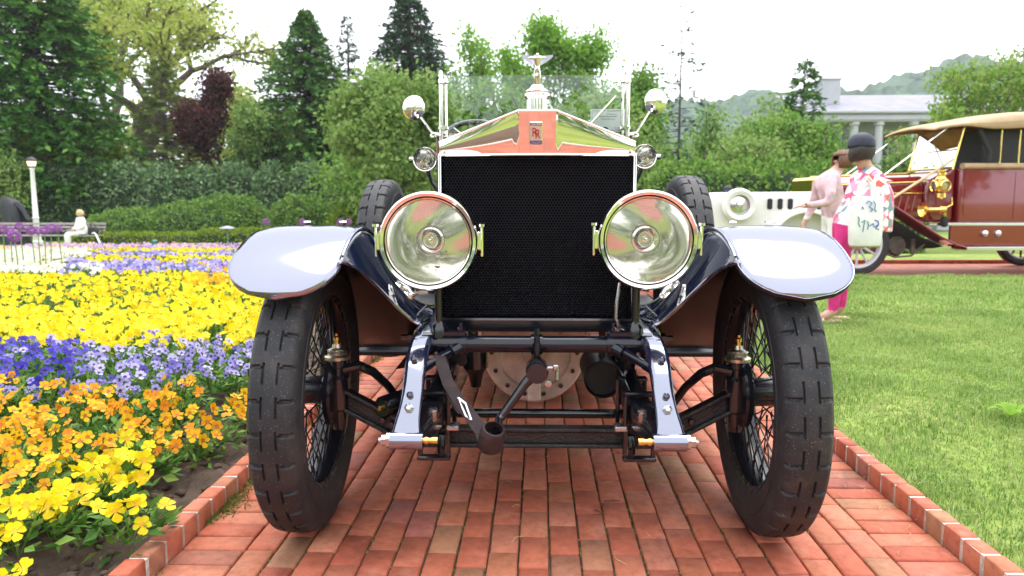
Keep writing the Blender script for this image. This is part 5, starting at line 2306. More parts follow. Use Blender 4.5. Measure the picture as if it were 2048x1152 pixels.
for (p_, q_) in (((2.12, .15, 1.58), (2.12, .15, 2.06)), ((2.40, .15, 1.58), (2.40, .15, 2.06)), ((1.28, .12, 2.07), (.35, .10, 1.38)), ((1.28, 1.26, 2.07), (.35, 1.26, 1.38))):
    m = MB()
    m.tube([p_, q_], .010, 8)
    m.build('top_stay', M_silver if p_[0] < 2 else M_brightbrass, top_)
m = MB()
m.tube([(1.45, .18, 1.50), (1.58, .18, 2.1)], .016, 10)
m.tube([(1.45, 1.24, 1.50), (1.58, 1.24, 2.1)], .016, 10)
m.tube([(1.45, .18, 1.52), (1.45, 1.24, 1.52)], .016, 10)
m.tube([(1.51, .18, 1.78), (1.51, 1.24, 1.78)], .010, 10)
scr = m.build('screen_frame', M_brightbrass, c2)
m = MB()
m.add([(1.455, .20, 1.54), (1.455, 1.22, 1.54), (1.575, 1.22, 2.08), (1.575, .20, 2.08)], [(0, 1, 2, 3)])
m.build('pane', M_glass, scr)
m = MB()
m.tube([(.50, .12, 1.06), (1.42, .14, 1.64)], .018, 8)
m.build('screen_stay_rod', M_tanrod, c2)
# brass side lamp
L2 = link('side_lamp', None, c2, (1.24, .10, 1.26))
m = MB()
m.box((0, 0, 0), (.17, .15, .18), bev=.02)
m.lathe([(.07, .09), (.085, .10), (.06, .13), (.045, .15), (.06, .16), (.06, .19), (.03, .21), (.04, .22), (0, .24)], 20)
m.lathe([(.04, -.09), (.07, -.10), (.07, -.16), (.04, -.18), (0, -.18)], 20)
m.build('lamp_body', M_brightbrass, L2)
for (mm_, off_) in ((AX_NY, (0, -.07, .0)), (Matrix.Rotation(R(-90), 4, 'Y'), (-.08, 0, .0))):
    m = MB()
    m.lathe([(.055, 0), (.085, .01), (.088, .03), (.07, .045), (.06, .03)], 28, M=T(*off_) @ mm_)
    m.build('lamp_rim', M_brightbrass, L2)
    m = MB()
    m.lathe([(.065, .028), (.03, .04), (0, .042)], 24, M=T(*off_) @ mm_)
    m.build('lamp_glass', M_lampglass, L2)
# horn
m = MB()
m.lathe([(.105, 0), (.10, .012), (.06, .05), (.038, .12), (.034, .25), (.055, .27), (.055, .33), (.03, .36), (0, .36)], 28, M=T(.98, .10, .93) @ AX_X)
m.tube([(1.30, .10, .93), (1.32, .10, .84), (1.32, .12, .80)], .03, 10)
m.tube([(1.34, .10, .96), (1.42, .10, 1.0), (1.40, .10, 1.10)], .014, 8)
m.build('horn', M_brightbrass, c2)
m = MB()
m.lathe([(0, .10), (.035, .09), (.05, .05), (.05, -.03), (.03, -.06), (0, -.06)], 16, M=T(1.32, .10, .74))
m.build('horn_bulb', M_dark, c2)

# ------------------------------------------------------------ white roadster behind the lawn
M_cream = pm('white_coachwork', (.78, .77, .74), .2, coat=.5)
wx = at(1478, 410, 6.45).x
c3 = tag(empty('white_car', (wx, 6.45, float(lawn_z(2.6, 6.5)) - .01), .0), 'low white vintage car behind the right wing, with a white spare wheel', 'car')
zo = 0
side3 = [(-1.5, .40), (1.38, .40), (1.44, .98), (1.2, 1.12), (-.2, 1.11), (-1.4, 1.04)]
side_panel('body', side3, .15, .85, M_cream, parent=c3, bev=.08)
m = MB()
m.lathe([(.12, -.05), (.17, -.07), (.195, -.04), (.20, 0), (.195, .04), (.17, .07), (.12, .05), (.12, -.05)], 40, M=T(.02, .08, .96) @ AX_NY)
sw = m.build('spare_wheel', M_cream, c3)
m = MB()
m.lathe([(0, .07), (.04, .06), (.05, .03), (.12, .01), (.12, -.02), (0, -.02)], 32, M=T(.02, .08, .96) @ AX_NY)
m.build('hub_disc', M_silver, sw)
for u in (-1.05, .80):
    plain_wheel('wheel', c3, (u, .08, .34), .34, .12, M_plaintyre, M_cream)
    plain_wheel('wheel', c3, (u, .92, .34), .34, .12, M_plaintyre, M_cream)
for u in (-1.05, .80):
    m = MB()
    rows = []
    for a_ in range(10, 171, 10):
        rows.append([(u + .44 * math.cos(R(a_)), v, .44 + .46 * math.sin(R(a_))) for v in np.linspace(-.02, .2, 5)])
    m.grid(rows)
    f_ = m.build('wing', M_cream, c3)
    f_.modifiers.new('thick', 'SOLIDIFY').thickness = .03
for u in (.40, .52, .64, .98):
    m = MB()
    m.box((u, .140, .975), (.06, .03, .13), bev=.015)
    m.build('dark_block', M_dark, c3)  # small dark blocks for the dark gaps along the side of the car

# ------------------------------------------------------------ people
M_skin = pm('skin', (.52, .30, .22), .5, var=.08, vscale=30)
M_pink = pm('pink_trousers', (.62, .025, .20), .8, var=.15, vscale=14, bump=.3, bscale=20)
M_sandal = pm('sandal_tan', (.62, .42, .30), .7)
M_whitecloth = pm('white_cloth', (.80, .79, .77), .85, var=.06, vscale=8, bump=.3, bscale=16)
M_palepink = pm('pale_pink_cloth', (.62, .42, .46), .85, var=.25, vscale=9, bump=.3, bscale=16)
M_blond = pm('blond_hair', (.62, .46, .24), .6, var=.25, vscale=40, bump=.4, bscale=80)
M_brown = pm('brown_hair', (.14, .06, .03), .5, var=.35, vscale=40, bump=.4, bscale=80)
M_navycap = pm('navy_cap', (.012, .016, .035), .6, var=.2, vscale=20)
M_shades = pm('dark_glasses', (.02, .012, .01), .2)
M_shoe = pm('white_shoe', (.7, .68, .68), .6)

M_floral, nt, p = new_mat('floral_blouse')
tc = node(nt, 'ShaderNodeTexCoord')
vo = node(nt, 'ShaderNodeTexVoronoi')
vo.inputs['Scale'].default_value = 17
nt.links.new(tc.outputs['Object'], vo.inputs['Vector'])
sp_ = node(nt, 'ShaderNodeSeparateColor')
nt.links.new(vo.outputs['Color'], sp_.inputs['Color'])
rr_ = ramp(nt, [(0, (.82, .80, .80)), (.30, (.80, .78, .80)), (.31, (.70, .10, .22)), (.45, (.74, .30, .42)), (.60, (.82, .80, .82)), (.74, (.70, .13, .10)), (.84, (.20, .30, .30)), (.92, (.8, .76, .80))], 'CONSTANT')
nt.links.new(sp_.outputs['Red'], rr_.inputs['Fac'])
nt.links.new(rr_.outputs['Color'], p.inputs['Base Color'])
p.inputs['Roughness'].default_value = .9


def add_hand(J, E, wrist, d, side, curl=.35, s=1.0):
    """palm and five fingers on the joint graph, from joint index wrist along d"""
    d = Vector(d).normalized()
    w = Vector(J[wrist][:3])
    sd = Vector(side).normalized()
    dn = d.cross(sd).normalized()
    palm = len(J)
    pc = w + d * .055 * s
    J.append((*pc, .022 * s))
    E.append((wrist, palm))
    for k, (o, l) in enumerate(((-.028, .062), (-.010, .078), (.009, .074), (.027, .058))):
        b_ = pc + sd * o * s + d * .03 * s
        m_ = b_ + (d + dn * curl * .4) * l * .5 * s
        t_ = m_ + (d * .8 + dn * curl) * l * .5 * s
        i0 = len(J)
        J.extend([(*b_, .0095 * s), (*m_, .0085 * s), (*t_, .007 * s)])
        E.extend([(palm, i0), (i0, i0 + 1), (i0 + 1, i0 + 2)])
    b_ = w + d * .02 * s - sd * .028 * s
    t_ = b_ + (d * .7 - sd * .6 + dn * .3).normalized() * .05 * s
    i0 = len(J)
    J.extend([(*b_, .0105 * s), (*t_, .008 * s)])
    E.extend([(palm, i0), (i0, i0 + 1)])


def person(name, label, loc_, rz, pose, regions, mats, group=None):
    """pose: dict joint -> (x, y, z, r); chains share joints; local -X is forward"""
    root = tag(empty(name, loc_, rz), label, 'person', group)
    order = ['pelvis', 'waist', 'chest', 'neck', 'jaw', 'skull']
    J, E, ix = [], [], {}
    for n_ in order:
        ix[n_] = len(J)
        J.append(pose[n_])
    E += [(i, i + 1) for i in range(5)]
    for s in ('l', 'r'):
        for par, ch in (('pelvis', ['hip', 'knee', 'ankle', 'toe']), ('chest', ['shoulder', 'elbow', 'wrist'])):
            last = ix[par]
            for n_ in ch:
                key = n_ + '_' + s
                if key not in pose:
                    break
                ix[key] = len(J)
                J.append(pose[key])
                E.append((last, ix[key]))
                last = ix[key]
        if 'wrist_' + s in pose:
            w, e_ = Vector(pose['wrist_' + s][:3]), Vector(pose['elbow_' + s][:3])
            d = (w - e_).normalized()
            sd = d.cross(Vector((0, 0, 1)))
            if sd.length < .1:
                sd = Vector((0, 1, 0))
            if s == 'r':
                sd = -sd
            add_hand(J, E, ix['wrist_' + s], d, sd)
    me = skin_mesh(J, E, mats, sub=2, face_mat=regions, name='body')
    link('body', me, root)
    return root


def face(root, c, r, fwd, hair_m, style, glasses=False):
    """hair, eyes, nose, ears on a head of radius r at c looking along fwd"""
    f_ = Vector(fwd).normalized()
    sd = f_.cross(Vector((0, 0, 1))).normalized()
    c = Vector(c)
    Mx = Matrix((( sd.x, f_.x, 0, c.x), (sd.y, f_.y, 0, c.y), (sd.z, f_.z, 1, c.z), (0, 0, 0, 1)))
    rows = []
    if style != 'cap_only':
        for i in range(9):
            ph = R(88 - 16.5 * i) if style == 'bob' else R(88 - 13 * i)
            row = []
            for j in range(20):
                a_ = R(-235 + 290 * j / 19)      # leaves the face open
                k_ = 1.10 + .05 * math.sin(3 * a_ + i)
                row.append((r * k_ * math.cos(a_) * math.cos(ph), r * k_ * 1.05 * math.sin(a_) * math.cos(ph) - r * .05, r * 1.22 * math.sin(ph)))
            rows.append(row)
        m = MB()
        m.grid(rows, M=Mx)
        m.lathe([(0, r * 1.2), (r * .5, r * 1.12), (r * .85, r * .8), (r * 1.0, r * .55)], 20, M=Mx)
        o = m.build('hair', hair_m, root)
        o.modifiers.new('thick', 'SOLIDIFY').thickness = .015
    m = MB()
    m.lathe([(0, r * .35), (r * .16, r * .05), (r * .2, -r * .05)], 10, M=Mx @ T(0, r * .9, -r * .15) @ AX_Y)
    m.build('nose', M_skin, root)
    if glasses:
        m = MB()
        for s in (-1, 1):
            m.lathe([(0, .012), (r * .34, .008), (r * .36, -.02)], 16, M=Mx @ T(s * r * .42, r * .86, r * .10) @ rotM('Z', -s * 16) @ AX_Y)
            m.box((s * r * .92, r * .3, r * .12), (.006, r * 1.2, .012), M=Mx)
        m.box((0, r * .98, r * .12), (r * .3, .012, .012), M=Mx)
        m.build('sunglasses', M_shades, root)
    else:
        for s in (-1, 1):
            m = MB()
            m.lathe([(0, r * .1), (r * .10, r * .05), (r * .12, 0)], 10, M=Mx @ T(s * r * .38, r * .86, r * .05) @ AX_Y)
            m.build('eye', M_shades, root)
    m = MB()
    m.box((0, r * .93, -r * .52), (r * .45, r * .12, r * .10), M=Mx, bev=.006)
    m.build('mouth', pm('lips', (.45, .12, .11), .5) if 'lips' not in bpy.data.materials else bpy.data.materials['lips'], root)


def cap_on(root, c, r, fwd, mat, peak=True):
    f_ = Vector(fwd).normalized()
    sd = f_.cross(Vector((0, 0, 1))).normalized()
    c = Vector(c)
    Mx = Matrix((( sd.x, f_.x, 0, c.x), (sd.y, f_.y, 0, c.y), (sd.z, f_.z, 1, c.z), (0, 0, 0, 1)))
    m = MB()
    m.lathe([(r * 1.16, -r * .05), (r * 1.18, r * .15), (r * 1.12, r * .65), (r * .8, r * 1.12), (r * .35, r * 1.32), (0, r * 1.36)], 28, M=Mx)
    if peak:
        rows = []
        for i in range(5):
            t = i / 4
            rows.append([(r * 1.05 * math.cos(R(a_)), r * (1.08 * math.sin(R(a_)) + t * .95 * math.sin(R(a_)) ** .6), r * (.12 - .22 * t)) for a_ in range(15, 166, 15)])
        m.grid(rows, M=Mx)
    o = m.build('cap', mat, root)
    o.modifiers.new('thick', 'SOLIDIFY').thickness = .008


# person in pink trousers, stooping a little to the left, seen past the right wing
PY = 3.88
a0 = at(1672, 632, PY)
lz = float(lawn_z(a0.x, PY))
pose = dict(pelvis=(.06, 0, .90, (.15, .13)), waist=(.14, 0, 1.06, (.14, .13)), chest=(.25, 0, 1.24, (.17, .14)), neck=(.20, 0, 1.405, .055), jaw=(.145, 0, 1.47, .075), skull=(.145, 0, 1.57, .088),
            hip_l=(.02, -.085, .84, .098), knee_l=(-.05, -.09, .48, .070), ankle_l=(-.065, -.09, .10, .048), toe_l=(-.19, -.10, .035, .035),
            hip_r=(.05, .085, .84, .098), knee_r=(.07, .09, .48, .070), ankle_r=(.075, .09, .10, .048), toe_r=(-.04, .12, .035, .035),
            shoulder_l=(.23, -.18, 1.30, .075), elbow_l=(.20, -.24, 1.05, .055), wrist_l=(.18, -.22, .84, .032),
            shoulder_r=(.20, .17, 1.30, .075), elbow_r=(.16, .26, 1.06, .052), wrist_r=(.10, .22, .86, .030))


def reg_a(c):
    if c.z < .115:
        return 2
    if c.z < .905 and abs(c.y) < .19:
        return 1
    if c.z > 1.40 or c.z < .90 or c.x < -.10:
        return 2
    return 0


pa = person('person', 'person in hot pink trousers, floral blouse and navy cap standing on the lawn', (a0.x, PY, lz), 0, pose, reg_a, [M_floral, M_pink, M_skin])
pa.scale = (.92, .92, .905)
face(pa, (.140, 0, 1.545), .090, (-.8, .6, -.2), pm('dark_hair', (.03, .018, .014), .5, bump=.5, bscale=90), 'bob')
cap_on(pa, (.145, 0, 1.585), .098, (-1, .25, 0), M_navycap, peak=False)
for (x, y) in ((-.115, -.095), (.03, .105)):
    m = MB()
    m.box((x, y, .012), (.25, .09, .024), bev=.01)
    m.tube([(x - .05, y - .045, .02), (x - .05, y, .075), (x - .05, y + .045, .02)], .012, 6)
    m.build('sandal', M_sandal, pa)
# floral blouse hem, puffed at the back
m = MB()
m.lathe([(.13, .44), (.19, .34), (.215, .22), (.225, .10), (.235, 0), (.225, -.01)], 28, M=T(.20, 0, .86) @ rotM('Y', 7))
bl_ = m.build('blouse', M_floral, pa)
# tote bag carried on the forearm
bg_ = at(1727, 440, PY - .30)
bag = tag(empty('tote_bag', (bg_.x, PY - .34, bg_.z - .20), 0), 'white tote bag with blue green lettering hanging from the pink trousered person', 'bag')
bag.scale = (.9, .9, .92)
m = MB()
rows = []
for (z, w, dpt) in ((0, .115, .035), (.02, .122, .045), (.15, .128, .05), (.30, .125, .045), (.42, .118, .03)):
    rows.append([(-w, -dpt, z), (-w * .6, -dpt * 1.15, z), (w * .6, -dpt * 1.15, z), (w, -dpt, z), (w, dpt, z), (-w, dpt, z)])
m.grid(rows, close_v=True)
m.add(rows[0], [tuple(range(6))[::-1]])
m.build('bag_cloth', M_whitecloth, bag)
m = MB()
m.box((0, -.0, -.004), (.236, .085, .018), bev=.006)
m.build('bottom_hem', pm('olive_hem', (.30, .28, .13), .8), bag)
for dy in (-.04, .04):
    m = MB()
    m.tube([(-.07, dy, .40), (-.06, dy, .52), (-.01, dy * .6, .585), (.04, dy, .52), (.06, dy, .40)], .010, 6, flat=(1, .4))
    m.build('handle', M_whitecloth, bag)
M_teal2 = pm('bag_print_teal', (.02, .22, .26), .7)
M_blue2 = pm('bag_print_blue', (.03, .10, .40), .7)


def scribble(pts, mat, nm='lettering'):
    m = MB()
    m.tube([(x, -.0585, z) for (x, z) in pts], .0045, 6)
    m.build(nm, mat, bag)


scribble([(-.03, .36), (-.01, .38), (.02, .36), (.0, .33), (.03, .31), (.01, .29)], M_blue2)
scribble([(.03, .38), (.05, .35), (.045, .31), (.06, .29)], M_teal2)
scribble([(-.06, .33), (-.05, .31)], M_blue2)
scribble([(-.09, .25), (-.08, .22), (-.085, .19), (-.07, .16)], M_teal2)
scribble([(-.06, .20), (-.03, .22), (-.04, .17), (-.045, .12)], M_teal2)
scribble([(-.01, .21), (0, .18), (-.005, .14)], M_teal2)
scribble([(.01, .17), (.04, .19), (.05, .16), (.08, .18)], M_blue2)
scribble([(.05, .22), (.08, .21), (.085, .18), (.06, .15), (.09, .14)], M_blue2)

# brown-haired person in pale pink behind, arms stretched to the left over the white car
QY = 5.75
b0 = at(1662, 400, QY)
pose = dict(pelvis=(.05, 0, .92, (.16, .14)), waist=(.02, 0, 1.08, (.14, .13)), chest=(-.03, 0, 1.28, (.17, .15)), neck=(.03, 0, 1.43, .055), jaw=(.10, 0, 1.48, .078), skull=(.115, 0, 1.575, .090),
            hip_l=(.03, -.09, .85, .10), knee_l=(.02, -.10, .48, .072), ankle_l=(.03, -.10, .09, .05), toe_l=(-.11, -.12, .035, .036),
            hip_r=(.03, .09, .85, .10), knee_r=(.02, .10, .48, .072), ankle_r=(.03, .10, .09, .05), toe_r=(-.11, .12, .035, .036),
            shoulder_l=(-.08, -.19, 1.30, .075), elbow_l=(-.12, -.27, 1.06, .058), wrist_l=(-.33, -.17, 1.03, .034),
            shoulder_r=(-.08, .19, 1.30, .075), elbow_r=(-.10, .27, 1.04, .058), wrist_r=(-.20, .24, .84, .034))
pb = person('person', 'brown haired person in pale pink top standing beside the white car', (b0.x, QY, float(lawn_z(b0.x, QY))), 0, pose,
            lambda c: 1 if (c.z > 1.43 or c.x < -.31 or (c.z < .86 and abs(c.y) > .2)) else (2 if c.z < .90 else 0), [M_palepink, M_skin, M_whitecloth])
pb.scale = (.91, .91, .91)
face(pb, (.105, 0, 1.55), .092, (-1, -.2, 0), M_brown, 'bob')

# man in a dark cap far off behind the white car
MY = 16.5
c0 = at(1455, 388, MY)
zg = gzf(c0.x, MY)
pose = dict(pelvis=(0, 0, .94, (.16, .13)), waist=(0, 0, 1.10, (.16, .13)), chest=(0, 0, 1.33, (.19, .14)), neck=(0, 0, 1.50, .06), jaw=(-.02, 0, 1.56, .078), skull=(-.01, 0, 1.66, .09),
            hip_l=(0, -.10, .88, .10), knee_l=(0, -.11, .49, .075), ankle_l=(.02, -.11, .09, .05), toe_l=(-.13, -.12, .035, .038),
            hip_r=(0, .10, .88, .10), knee_r=(0, .11, .49, .075), ankle_r=(.02, .11, .09, .05), toe_r=(-.13, .12, .035, .038),
            shoulder_l=(0, -.22, 1.40, .075), elbow_l=(.02, -.28, 1.12, .052), wrist_l=(-.08, -.27, .90, .032),
            shoulder_r=(0, .22, 1.40, .075), elbow_r=(.02, .28, 1.12, .052), wrist_r=(-.08, .27, .90, .032))
pc_ = person('person', 'distant man in a dark cap seen just above the white car', (c0.x, MY, zg - .12), R(70), pose, lambda c: 1 if (c.z > 1.5 or c.z < .9 and abs(c.y) > .24) else (2 if c.z < .95 else 0), [M_whitecloth, M_skin, M_navycap])
face(pc_, (-.015, 0, 1.635), .092, (-1, 0, 0), M_brown, 'cap_only')
cap_on(pc_, (-.01, 0, 1.675), .098, (-1, 0, 0), M_navycap)

# ------------------------------------------------------------ bench, seated woman, cane
NY = 22.6
w0 = at(163, 470, NY)
zb_ = gzf(w0.x, NY)
M_slat = pm('weathered_slat', (.30, .27, .25), .8, var=.2, vscale=8)
M_castiron = pm('black_cast_iron', (.012, .012, .014), .5)
xr = at(205, 470, NY).x
bench = tag(empty('park_bench', (xr - 2.1, NY, zb_)), 'long slatted grey park bench with black iron ends behind the alliums', 'bench')
for i, (y, z, w_, tl) in enumerate(((-.20, .45, .07, 0), (-.11, .46, .07, 0), (-.02, .46, .07, 0), (.07, .455, .07, 0), (.19, .62, .075, 75), (.22, .73, .075, 75), (.25, .845, .075, 75))):
    m = MB()
    m.box((0, 0, 0), (4.2, w_, .032), M=T(0, y, z) @ rotM('X', tl), bev=.006)
    m.build('slat', M_slat, bench)
for x in (-2.0, -.65, .7, 2.0):
    m = MB()
    m.tube([(x, -.24, 0), (x, -.22, .25), (x, -.21, .44), (x, .10, .435), (x, .22, .66), (x, .27, .88)], .026, 8)
    m.tube([(x, .10, .435), (x, .20, .2), (x, .30, 0)], .026, 8)
    m.tube([(x, -.20, .44), (x, -.24, .62), (x, .05, .66), (x, .21, .66)], .022, 8)
    m.build('iron_end', M_castiron, bench)
pose = dict(pelvis=(.0, 0, .56, (.17, .17)), waist=(.02, 0, .72, (.16, .16)), chest=(.04, 0, .94, (.18, .16)), neck=(.03, 0, 1.11, .055), jaw=(.0, 0, 1.16, .078), skull=(.02, 0, 1.26, .092),
            hip_l=(-.10, -.10, .55, .11), knee_l=(-.44, -.09, .53, .085), ankle_l=(-.42, -.07, .10, .05), toe_l=(-.55, -.08, .04, .036),
            hip_r=(-.10, .10, .55, .11), knee_r=(-.44, .09, .53, .085), ankle_r=(-.44, .05, .10, .05), toe_r=(-.57, .06, .04, .036),
            shoulder_l=(.03, -.20, 1.02, .085), elbow_l=(-.02, -.27, .76, .070), wrist_l=(-.22, -.10, .68, .034),
            shoulder_r=(.03, .20, 1.02, .085), elbow_r=(-.02, .27, .76, .070), wrist_r=(-.23, .06, .70, .034))


def reg_w(c):
    if c.z > 1.10:
        return 1
    if c.z < .20:
        return 1
    if c.x < -.215 and .60 < c.z < .78 and abs(c.y) < .2:
        return 1
    return 0


pw = person('person', 'blond woman in white sitting on the park bench', (w0.x, NY - .02, zb_ - .02), R(55), pose, reg_w, [M_whitecloth, M_skin])
face(pw, (.01, 0, 1.235), .095, (-.55, .85, 0), M_blond, 'bob', glasses=True)
m = MB()
m.lathe([(.17, .30), (.22, .15), (.26, .02), (.26, -.02)], 24, M=T(.0, 0, .55))
m.build('tunic', M_whitecloth, pw)
for (x, y) in ((-.49, -.08), (-.51, .06)):
    m = MB()
    m.box((x, y, .03), (.22, .085, .06), bev=.02)
    m.build('shoe', M_shoe, pw)
k0, k1 = at(190, 466, NY - .35), at(208, 502, NY - .5)
m = MB()
m.tube([(k0.x, NY - .30, zb_ + .50), (k1.x, NY - .55, zb_ + .01)], .028, 8)
m.tube([(k0.x, NY - .30, zb_ + .50), (k0.x - .06, NY - .28, zb_ + .56), (k0.x - .14, NY - .28, zb_ + .54)], .022, 8)
tag(m.build('walking_cane', M_whitecloth), 'white walking cane leaning against the end of the bench', 'cane')
# dark handbag on the bench end
m = MB()
m.box((0, 0, .14), (.34, .16, .28), bev=.05)
m.tube([(-.10, 0, .27), (-.06, 0, .40), (.06, 0, .40), (.10, 0, .27)], .012, 8)
h0 = at(188, 462, NY)
tag(m.build('handbag', M_castiron, loc=(h0.x, NY - .05, zb_ + .47)), 'black handbag on the bench beside the seated woman', 'handbag')

# lamp post
LY = 26.5
l0 = at(69, 400, LY)
zl_ = gzf(l0.x, LY)
H_ = at(69, 312, LY).z - zl_
lp = tag(empty('lamp_post', (l0.x, LY, zl_)), 'white garden lamp post with black lantern behind the bench', 'lamp post')
M_postwhite = pm('post_white', (.80, .80, .78), .5)
m = MB()
m.lathe([(.20, 0), (.20, .10), (.15, .16), (.14, .50), (.16, .56), (.11, .62), (.10, 1.0), (.13, 1.03), (.10, 1.08), (.075, H_ - .55), (.10, H_ - .50), (.10, H_ - .46), (0, H_ - .46)], 20)
m.build('post', M_postwhite, lp)
m = MB()
m.lathe([(.10, H_ - .46), (.12, H_ - .42), (.17, H_ - .20), (.19, H_ - .18), (.21, H_ - .16), (.12, H_ - .06), (.03, H_ - .02), (.02, H_), (0, H_)], 8)
lant = m.build('lantern_cage', M_castiron, lp)
M_lampwarm, nt, p = new_mat('lantern_glass_lit')
p.inputs['Base Color'].default_value = (.8, .65, .5, 1)
p.inputs['Emission Color'].default_value = (1, .72, .5, 1)
p.inputs['Emission Strength'].default_value = .6
m = MB()
m.lathe([(.125, H_ - .40), (.176, H_ - .205)], 8)
m.build('lantern_glass', M_lampwarm, lant)

# black draped shape
DY = 25.2
d0 = at(30, 450, DY)
zd = gzf(d0.x, DY)
zt2 = at(30, 394, DY).z - zd
m = MB()
rows = []
for (t, rx, ry, ox_) in ((0, .50, .40, 0), (.3, .46, .36, .02), (.6, .42, .32, 0), (.8, .40, .28, -.05), (.93, .30, .2, -.18), (1.0, .10, .08, -.26)):
    rows.append([(ox_ + rx * (1 + .12 * math.sin(5 * a_)) * math.cos(a_), ry * (1 + .14 * math.sin(5 * a_ + 1)) * math.sin(a_), zt2 * t) for a_ in np.linspace(0, 2 * math.pi, 25)[:-1]])
m.grid(rows, close_v=True)
m.add(rows[-1], [tuple(range(24))])
rows = []
for (t, z, hw) in ((0, .86, .10), (.35, .80, .14), (.7, .66, .10), (1, .52, .02)):
    rows.append([(.15 + .48 * t, -.1 - hw * .5, zt2 * z + hw), (.15 + .48 * t, -.2, zt2 * z), (.15 + .48 * t, -.1, zt2 * z - hw), (.15 + .48 * t, .1, zt2 * z)])
m.grid(rows, close_v=True)
tag(m.build('draped_cover', pm('black_drape', (.012, .013, .018), .6, bump=.3, bscale=8), loc=(d0.x, DY, zd)), 'black draped cover standing behind the left end of the bench', 'cover')

# path light and green bollard
q0 = at(456, 490, 20.5)
zq = gzf(q0.x, 20.5)
pl_ = tag(empty('path_light', (q0.x, 20.5, zq)), 'mushroom capped garden path light in front of the low hedge', 'path light')
m = MB()
hq = at(456, 452, 20.5).z - zq
m.tube([(0, 0, 0), (0, 0, hq - .08)], .022, 8)
m.build('stem', pm('verdigris', (.16, .24, .20), .6), pl_)
m = MB()
m.lathe([(.03, hq - .10), (.24, hq - .085), (.25, hq - .07), (.16, hq - .03), (.05, hq), (0, hq + .01)], 24)
m.build('cap', pm('grey_cap', (.28, .30, .34), .5, .4), pl_)
q0 = at(310, 496, 20.0)
m = MB()
m.lathe([(.075, 0), (.075, .30), (.085, .31), (.085, .35), (.05, .38), (0, .385)], 16)
tag(m.build('bollard', pm('bollard_green', (.05, .20, .15), .5), loc=(q0.x, 20.0, gzf(q0.x, 20))), 'short green bollard in front of the low hedge', 'bollard')

# ================================================================== FLOWERS (small details last)
def petal_mat(name, cols, eye, trans=.35):
    """petal colour varies from bloom to bloom; the eye is darker"""
    m = leaf_mat(name, cols, trans, .55, island=False, spec=.2)
    mi = leaf_mat(name + '_mass', cols, trans, .55, island=True, spec=.2)
    return m, mi


P_yellow = petal_mat('pansy_yellow', [(.72, .50, .004), (.84, .66, .006), (.86, .72, .012), (.88, .78, .05)], None)
P_orange = petal_mat('pansy_orange', [(.84, .46, .010), (.80, .30, .008), (.86, .56, .02), (.86, .50, .012), (.72, .20, .006)], None)
P_violet = petal_mat('pansy_violet', [(.12, .09, .45), (.28, .23, .62), (.46, .40, .74), (.62, .56, .80)], None)
P_blue = petal_mat('pansy_deep_blue', [(.03, .02, .36), (.07, .05, .50), (.16, .12, .60)], None)
P_white = petal_mat('bloom_cream', [(.80, .78, .62), (.82, .82, .76), (.80, .72, .42)], None)
P_pinkmix = petal_mat('bloom_pink', [(.62, .30, .50), (.72, .48, .62), (.80, .62, .30)], None)
M_eye = pm('pansy_eye', (.74, .42, .006), .7)
M_eye_dark = pm('pansy_eye_dark', (.03, .015, .08), .7)
M_eye_brown = pm('pansy_eye_brown', (.50, .14, .006), .7)
L_pansy = leaf_mat('pansy_leaf', [(.035, .10, .015), (.07, .17, .025), (.12, .24, .04), (.20, .30, .06)], .25, rough=.4)


def bloom_mesh(name, mats, seed, n_edge=5):
    """five overlapping ruffled petals; faces local +Z, about 1 unit across; one connected sheet"""
    rg = random.Random(seed)
    b_ = MB()
    spec = ((R(60), .50, .48), (R(120), .50, .48), (R(-5), .47, .42), (R(185), .47, .42), (R(270), .54, .56))
    cz = .0
    vs, fs, ms = [(0, 0, -.05)], [], []
    for k, (a, L, W) in enumerate(spec):
        lay = (-.035, -.035, 0, 0, .03)[k]
        o = len(vs)
        inner, outer = [], []
        for j in range(n_edge):
            t = j / (n_edge - 1) - .5
            w = math.cos(t * math.pi * .86) ** .5
            aa = a + t * W * 2.35
            r1 = .17
            r2 = L * (.60 + .40 * w) * rg.uniform(.94, 1.05)
            inner.append((r1 * math.cos(aa), r1 * math.sin(aa), lay * .4 - .03))
            outer.append((r2 * math.cos(aa), r2 * math.sin(aa), lay + .05 + rg.uniform(-.05, .06)))
        vs += inner + outer
        for j in range(n_edge - 1):
            fs.append((0, o + j, o + j + 1))
            ms.append(1)
            fs.append((o + j, o + n_edge + j, o + n_edge + j + 1, o + j + 1))
            ms.append(0)
    b_.v, b_.f, b_.m = vs, fs, ms
    return b_.mesh(name, mats, sharp=None)


def leaf_tuft(name, seed, r=.10, h=.13, n=84, leaf=.046):
    g = np.random.default_rng(seed)
    az = g.uniform(0, 2 * np.pi, n)
    rr = r * np.sqrt(g.uniform(.02, 1, n))
    P = np.stack([rr * np.cos(az), rr * np.sin(az), h * (1 - (rr / r) ** 2 * .55) * g.uniform(.25, .95, n)], -1)
    D = np.stack([np.cos(az), np.sin(az), g.uniform(-.3, .9, n)], -1) + g.normal(0, .4, (n, 3))
    N = g.normal(0, .4, (n, 3))
    N[:, 2] += 1
    Ln = leaf * g.uniform(.6, 1.4, n)
    V, F = kites(P, D, N, Ln, Ln * g.uniform(.35, .6, n))
    # stems as slim kites
    k = 14
    az = g.uniform(0, 2 * np.pi, k)
    P2 = np.zeros((k, 3))
    D2 = np.stack([np.cos(az) * .5, np.sin(az) * .5, np.ones(k)], -1)
    V2, F2 = kites(P2, D2, rand_dirs(g, k), np.full(k, h * 1.2), np.full(k, .007))
    return mesh_np(name, np.concatenate([V, V2]), np.concatenate([F, F2 + len(V)]), L_pansy)


